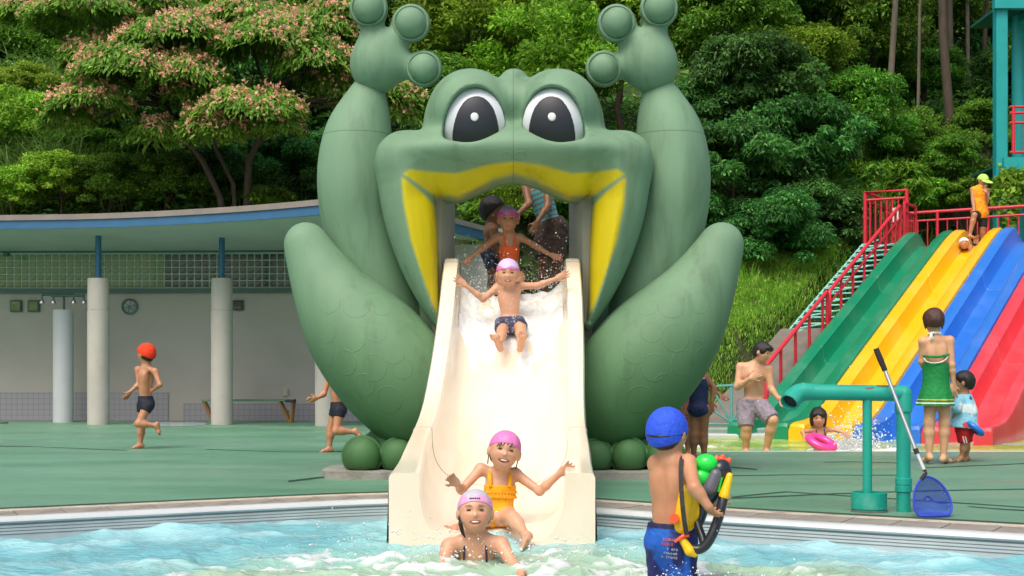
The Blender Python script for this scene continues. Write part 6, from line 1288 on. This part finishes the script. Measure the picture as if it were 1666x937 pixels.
# ---- small child in red shorts
d0 = 13.85
g = Fig(dict(hd=(1567, 621, d0), nk=(1568, 640, d0), sL=(1560, 648, d0-.05), sR=(1574, 648, d0+.07), eL=(1556, 664, d0-.14), wL=(1551, 678, d0-.06), eR=(1576, 668, d0+.1), wR=(1562, 682, d0+.12), hL=(1567, 699, d0-.04), hR=(1570, 699, d0+.05), kL=(1569, 722, d0-.04), kR=(1572, 722, d0+.06), aL=(1564, 745, d0-.02), aR=(1573, 745, d0+.08), tL=(1554, 750, d0-.06), tR=(1562, 750, d0+.03)), .205, .10, -110, -4, 0, -100, SKT, .75)
g.build('small black haired child in a blue towel top and red shorts', .0095); g.hairdo(m_hair, .016, .22, -.42); g.trunks(cloth('red_shorts', srgb(190, 20, 32)), .9, .22, .022, 'shorts', noise=.02)
for k in (-.012, .012): MB().tube([g.tp(.82, k*6, .1), (g.J['hL']+g.J['kL'])/2+np.array([-.02+k, -.075, 0]), g.J['kL']+np.array([-.01+k, -.066, .01])], .006, 6).obj('side_stripe', m_wt, g.o)
def towel(V):
    n = fbm(V[:, 0]*9, V[:, 2]*11, 6); t = sstep(.02, .1, n); c = np.array(srgb(140, 205, 228))*(1-t)[:, None]+np.array(srgb(222, 236, 242))*t[:, None]; r = (fbm(V[:, 0]*13+4, V[:, 2]*13, 16) > .2) & (V[:, 2] < g.tp(0, 0, .3)[2]); c[r] = srgb(200, 60, 66); k = fbm(V[:, 0]*15+9, V[:, 2]*17, 26) > .26; c[k] = srgb(40, 60, 120); return c
pr = g.torso(.03)+g.shoulders(.018)+[(cone(g.tp(0, 0, .45), g.tp(0, .3, .1), .13, .165), .05)]+[(cone(g.J['s'+L], g.J['e'+L], .048, .052), .03) for L in 'LR']
g.wear('towel_top', m_attr, pr, [(g.tp(0, 0, .98), g.up), (g.tp(0, 0, .06), -g.up+g.fw*.1)], colfn=towel, noise=.02)
child = g
# ---- guard at the top of the slide
d0 = 27.1
g = Fig(dict(hd=(1599.4, 294, d0), nk=(1594, 303, d0), sL=(1582, 308, d0+.02), sR=(1607, 310, d0-.02), eL=(1583, 326, d0-.05), wL=(1585, 341, d0-.25), xL=(1585, 346, d0-.3), eR=(1606, 328, d0-.1), wR=(1604, 313, d0-.25), xR=(1601.5, 306, d0-.22), hL=(1589, 350, d0), hR=(1599, 350, d0), kL=(1585, 350, d0-.42), kR=(1599, 371, d0-.04), aL=(1577.5, 384, d0-.4), aR=(1598, 394, d0)), .235, .165, 20, -28, 0, 5, SKT)
g.build('pool guard in an orange vest and yellow green cap with a whistle', .014, None, (.6, 1.1)); g.hairdo(m_hair, .008, .1, -.4); mc = cloth('cap_lime', srgb(190, 240, 110)); g.cap(mc, .014, .16, -.05, 'sun_cap')
c = g.hp(0, .55, .15); MB().lathe(c, [(.001, .012), (.09, .01), (.115, 0), (.09, -.008), (.001, -.006)], 20, np.stack([g.A[:, 0], g.A[:, 1]*.9, g.A[:, 2]], 1)).obj('cap_brim', mc, g.o, smooth=True)
pr = g.torso(.022)+[(clip(p, g.tp(0, 0, 1.02), g.up), k) for p, k in g.shoulders(.012)]+[(cone(g.tp(0, 0, .4), g.tp(0, 0, .05), .14, .17), .05)]
g.wear('vest', cloth('orange_vest', srgb(250, 160, 10)), pr, [(g.tp(.9, 0, .6), g.rt), (g.tp(-.9, 0, .6), -g.rt), (g.tp(0, 0, -.12), -g.up)], noise=.03); g.trunks(cloth('black_shorts', srgb(26, 24, 26)), .95, .12, .02, 'shorts')
MB().tube([g.hp(.0, .42, -.27), g.hp(.02, .60, -.30)], .02, 8).obj('whistle', mat('whistle_white', (.8, .8, .8), .4, 0), g.o)
# ---- child sliding head first on the yellow lane
d0 = 26.3
g = Fig(dict(hd=(1568.5, 396, d0), nk=(1571, 402, d0+.16), sL=(1564, 404, d0+.18), sR=(1578, 404, d0+.18), eL=(1560, 411, d0), wL=(1558.5, 418, d0-.12), xL=(1558, 421, d0-.2), eR=(1576, 411, d0), wR=(1573, 418, d0-.12), xR=(1571.5, 421, d0-.2), hL=(1579, 403, d0+.52), hR=(1586, 403, d0+.52), kL=(1586, 404, d0+.76), kR=(1592, 403, d0+.76), aL=(1586, 392, d0+.86), aR=(1591, 390, d0+.86), tL=(1586, 384, d0+.84), tR=(1591, 382, d0+.84)), .22, .115, -10, 12, 0, -10, SKT)
g.fw = -np.array([0, 0, 1.]); rt = np.cross(g.fw, g.up); g.rt = rt/np.linalg.norm(rt); g.fw = np.cross(g.up, g.rt); g.T = np.stack([g.rt, g.fw, g.up], 1)
g.build('child in a white cap sliding head first down the yellow lane', .012); g.cap(cloth('cap_white', srgb(225, 222, 226)), .01, .12, -.2); g.trunks(m_navy, .5, .3, .01)
# ================================================================== WATER GUN, FLOATS, SPRAY
gd = 6.74; U6 = gd/FPX
gun = thing('water_gun', 'big toy water gun in yellow and black with two green balls', 'water gun', P(1135, 860, gd))
def gp(px, py, dd=0.): return P(px, py, gd+dd)
def plastic(n, c, r=.28): return mat(n, c, r, .04, 8, coat=.2)
m_gb, m_gy, m_gg, m_go = plastic('gun_black', srgb(38, 40, 46)), plastic('gun_yellow', srgb(246, 196, 10)), plastic('gun_green', srgb(30, 220, 70)), plastic('gun_orange', srgb(250, 84, 40)); m_ggr = plastic('gun_grey', srgb(96, 96, 106), .4)
def sdf(name, m, prims, h=.0045, par=gun, clips=()):
    F_ = Field(np.min([p[0][1] for p in prims], 0)-.02, np.max([p[0][2] for p in prims], 0)+.02, h)
    for p, k in prims: F_.add(p, k)
    for c, n in clips: F_.keep(lambda X, Y, Z: (X-c[0])*n[0]+(Y-c[1])*n[1]+(Z-c[2])*n[2])
    V, Q_ = F_.mesh(); return mk(name, V, Q_, m, par, tuple(wl(par)), True)
sdf('frame', m_gb, [(cone(gp(1171, 764, .04), gp(1152, 806, .04), .048, .054), 0), (cone(gp(1150, 800, .05), gp(1138, 850, .04), .040, .024), .02), (cone(gp(1176, 758, .05), gp(1182, 775, .04), .034, .03), .02)])
sdf('side_panel', m_ggr, [(cone(gp(1164, 772, -.005), gp(1154, 794, -.005), .03, .036), 0)])
sdf('tank', m_gy, [(cone(gp(1117, 800, .01), gp(1108, 858, .01), .038, .04), 0), (cone(gp(1128, 812, .04), gp(1118, 850, .03), .034, .03), .03), (cone(gp(1142, 828, .04), gp(1120, 858, .03), .016, .018), .03)])
MB().tube([gp(1097, 843, -.06), gp(1097, 843, .0)], 7.6*U6, 20).obj('tank_cap', m_go, gun, smooth=True)
for (x, y, r) in ((1149, 754, 17), (1141, 776, 16)): sdf('pressure_ball', m_gg, [(ell(gp(x, y, .03), (r*U6*1.12, r*U6, r*U6*.95)), 0)])
sdf('nozzle', m_go, [(cone(gp(1166, 746, .05), gp(1184, 751, .05), .014, .014), 0), (cone(gp(1175, 750, .05), gp(1176, 743, .05), .012, .012), .006), (cone(gp(1186, 752, .05), gp(1187, 747, .05), .009, .009), .004), (cone(gp(1165, 746, .05), gp(1166, 742, .05), .008, .008), .004)], .0035)
sdf('pump_grip', m_gy, [(cone(gp(1187, 774, .0), gp(1178, 806, -.01), .017, .027), 0)]); MB().tube([gp(1174, 776, .0), gp(1168, 800, 0)], .0085, 10).obj('green_lever', m_gg, gun, smooth=True)
MB().tube(smoothpoly([gp(1178, 802, .0), gp(1175, 820, -.02), gp(1169, 843, -.03), gp(1160, 868, -.05), gp(1150, 886, -.05), gp(1138, 895, -.04), gp(1124, 892, -.03)], 2, False), .025, 12).obj('hand_guard', m_gb, gun, smooth=True)
MB().tube([gp(1134, 850, .02), gp(1142, 872, -.02), gp(1146, 888, -.04)], .02, 12).obj('strut', m_gb, gun, smooth=True); MB().tube([gp(1165, 850, -.05), gp(1158, 872, -.065)], .008, 10).obj('grey_inlay', m_ggr, gun, smooth=True)
sdf('handle', m_gy, [(cone(gp(1111, 879, -.03), gp(1122, 896, -.04), .020, .026), 0), (cone(gp(1122, 896, -.04), gp(1130, 902, -.04), .024, .016), .01)])
MB().tube([gp(1098, 882, -.05), gp(1106, 876, -.05), gp(1113, 871, -.05), gp(1121, 872, -.05)], [.006, .010, .011, .007], 10).obj('trigger', m_go, gun, smooth=True)
st = [P(1113, 741, 6.86), P(1109, 744, 6.72), P(1107.5, 765, 6.69), P(1108.5, 800, 6.665), P(1112, 840, 6.65), P(1117, 869, 6.68)]; st = smoothpoly(st, 2, False)
V = []
for i, p in enumerate(st):
    t = st[min(i+1, len(st)-1)]-st[max(i-1, 0)]; t /= np.linalg.norm(t); s_ = np.cross(t, [0, -1, 0.001]); s_ /= np.linalg.norm(s_); n_ = np.cross(s_, t)
    V += [p+s_*.0115, p-s_*.0115, p-s_*.0115+n_*.004, p+s_*.0115+n_*.004]
n = len(st); mk('strap', V, [(i*4+k, i*4+(k+1) % 4, (i+1)*4+(k+1) % 4, (i+1)*4+k) for i in range(n-1) for k in range(4)], cloth('strap_webbing', srgb(56, 52, 54)), gun, tuple(wl(gun)))
# ---- pink swim ring in the little girl's hands
fdp = 16.22; a, b = P(1311, 709, fdp), P(1362, 731, fdp-.12); c = (a+b)/2; L = np.linalg.norm(b-a); ux = (b-a)/L; nx = np.array([.25, -.45, .85]); nx = nx-ux*(nx@ux); nx /= np.linalg.norm(nx); uy = np.cross(nx, ux)
fl_ = thing('swim_ring', 'bright pink swim ring held by the little girl', 'swim ring', c)
V = []; n1, n2 = 40, 14
for i in range(n1):
    q = 2*math.pi*i/n1
    for k in range(n2):
        w_ = 2*math.pi*k/n2; V.append(c+ux*math.cos(q)*(L*.36+L*.14*math.cos(w_))+uy*math.sin(q)*(L*.28+L*.14*math.cos(w_))+nx*L*.12*math.sin(w_))
mk('ring', V, [(i*n2+k, ((i+1) % n1)*n2+k, ((i+1) % n1)*n2+(k+1) % n2, i*n2+(k+1) % n2) for i in range(n1) for k in range(n2)], plastic('float_pink', srgb(250, 70, 160), .25), fl_, tuple(c), True)
MB().lathe(c+ux*L*.37-uy*L*.02+nx*L*.115, [(.012, 0), (.012, .015), (.008, .022), (0, .022)], 12, np.stack([ux, uy, nx], 1)).obj('valve', plastic('float_valve', srgb(250, 190, 215)), fl_, smooth=True)
# ---- blue float under the child's arm
bc_ = P(1585, 697, 13.75); bf = thing('blue_float', 'flat blue swim float held behind the small child', 'swim float', bc_); A = np.array(Matrix.Rotation(math.radians(38), 3, 'Y'))
V = []; n1, n2 = 36, 12
for i in range(n1):
    q = 2*math.pi*i/n1
    for k in range(n2):
        w_ = 2*math.pi*k/n2; V.append(bc_+A@np.array([math.cos(q)*(.085+.035*math.cos(w_)), math.sin(q)*(.085+.035*math.cos(w_)), .03*math.sin(w_)]))
mk('ring', V, [(i*n2+k, ((i+1) % n1)*n2+k, ((i+1) % n1)*n2+(k+1) % n2, i*n2+(k+1) % n2) for i in range(n1) for k in range(n2)], plastic('float_blue', srgb(40, 120, 215), .25), bf, tuple(bc_), True)
MB().lathe(bc_, [(.085, -.012), (.06, -.016), (.0, -.018)], 24, A).obj('seat', plastic('float_blue', srgb(40, 120, 215)), bf)
# ---- foaming water running down the chute
xs_, V, C = [], [], []; ys_ = np.linspace(12.7, 9.6, 150); nu = 60
for y in ys_:
    zb, xc, zr = bed(y); iw = .62-.135
    for k in range(nu):
        u = -1+2*k/(nu-1); x = xc+u*iw*.93; c_ = abs(u*.93); zz = zr-.018-(zr-.018-zb)*(1-c_**3)**(1/3.0)
        a = math.exp(-((y-11.95)/.55)**2); V.append((x, y, zz)); C.append(a)
V = np.array(V); C = np.array(C); n_ = fbm(V[:, 0]*9, V[:, 1]*6, 15, 5); n2_ = np.abs(fbm(V[:, 0]*16, V[:, 1]*13, 25, 4)); mk_ = sstep(.30, .85, C+n_*1.5); V[:, 2] += -.006+mk_*(.012+n_*.05+n2_*.07)+.003*fbm(V[:, 0]*20, V[:, 1]*6, 35)
I = np.arange(len(V)).reshape(len(ys_), nu); F = np.stack([I[:-1, :-1], I[:-1, 1:], I[1:, 1:], I[1:, :-1]], -1).reshape(-1, 4); cen = C[F].mean(1)+n_[F].mean(1)*1.3; F = F[cen > .30]
m_foam = mat('white_water', srgb(236, 240, 240), .25, .05, 12, spec=.6)
tag(mk('slide_water', V, F, m_foam, smooth=True), 'white foaming water running down the top of the chute', 'water', None, 'stuff')
# ---- flying drops
def drops(name, pts, rad, label):
    oc = np.array([(1, 0, 0), (-1, 0, 0), (0, 1, 0), (0, -1, 0), (0, 0, 1), (0, 0, -1)], float); of = np.array([(0, 2, 4), (2, 1, 4), (1, 3, 4), (3, 0, 4), (2, 0, 5), (1, 2, 5), (3, 1, 5), (0, 3, 5)])
    n = len(pts); V = (pts[:, None, :]+oc[None]*rad[:, None, None]*(1+LR.normal(0, .25, (n, 1, 3)))).reshape(-1, 3); F = (of[None]+np.arange(n)[:, None, None]*6).reshape(-1, 3)
    return tag(mk(name, V, F, m_foam, smooth=True), label, 'spray', None, 'stuff')
n = 2600; pt_ = np.stack([LR.uniform(-.52, .5, n), LR.normal(12.1, .3, n), LR.gamma(1.6, .11, n)], 1); pt_[:, 2] += np.array([bed(y)[0]+.25*abs(x)**1.5 for x, y in pt_[:, :2]]); drops('slide_spray', pt_, .0018+.005*LR.random(n)**3, 'spray flying up round the children on the slide')
n = 900; q = LR.uniform(0, math.pi, n); r = LR.gamma(2, .1, n); pt_ = np.stack([-.2+LR.normal(0, .55, n), 7.6+LR.normal(0, .3, n), WATER+.02+LR.gamma(1.3, .045, n)], 1); p2 = np.stack([1.0+LR.normal(0, .2, 260), 6.7+LR.normal(0, .12, 260), WATER+.02+LR.gamma(1.3, .03, 260)], 1)
pt_ = np.r_[pt_, p2]; drops('pool_spray', pt_, .0015+.0065*LR.random(len(pt_))**3, 'water drops thrown up from the churned pool')
n = 1700; r = LR.gamma(1.5, .09, n); pt_ = np.stack([P(1388, 0, 16.7)[0]+LR.normal(0, .2, n), 16.7+LR.normal(0, .15, n), -.06+r*LR.uniform(.3, 1.6, n)], 1); drops('paddling_spray', pt_, .004+.014*LR.random(n)**2, 'white splash beside the little girl in the paddling pool')
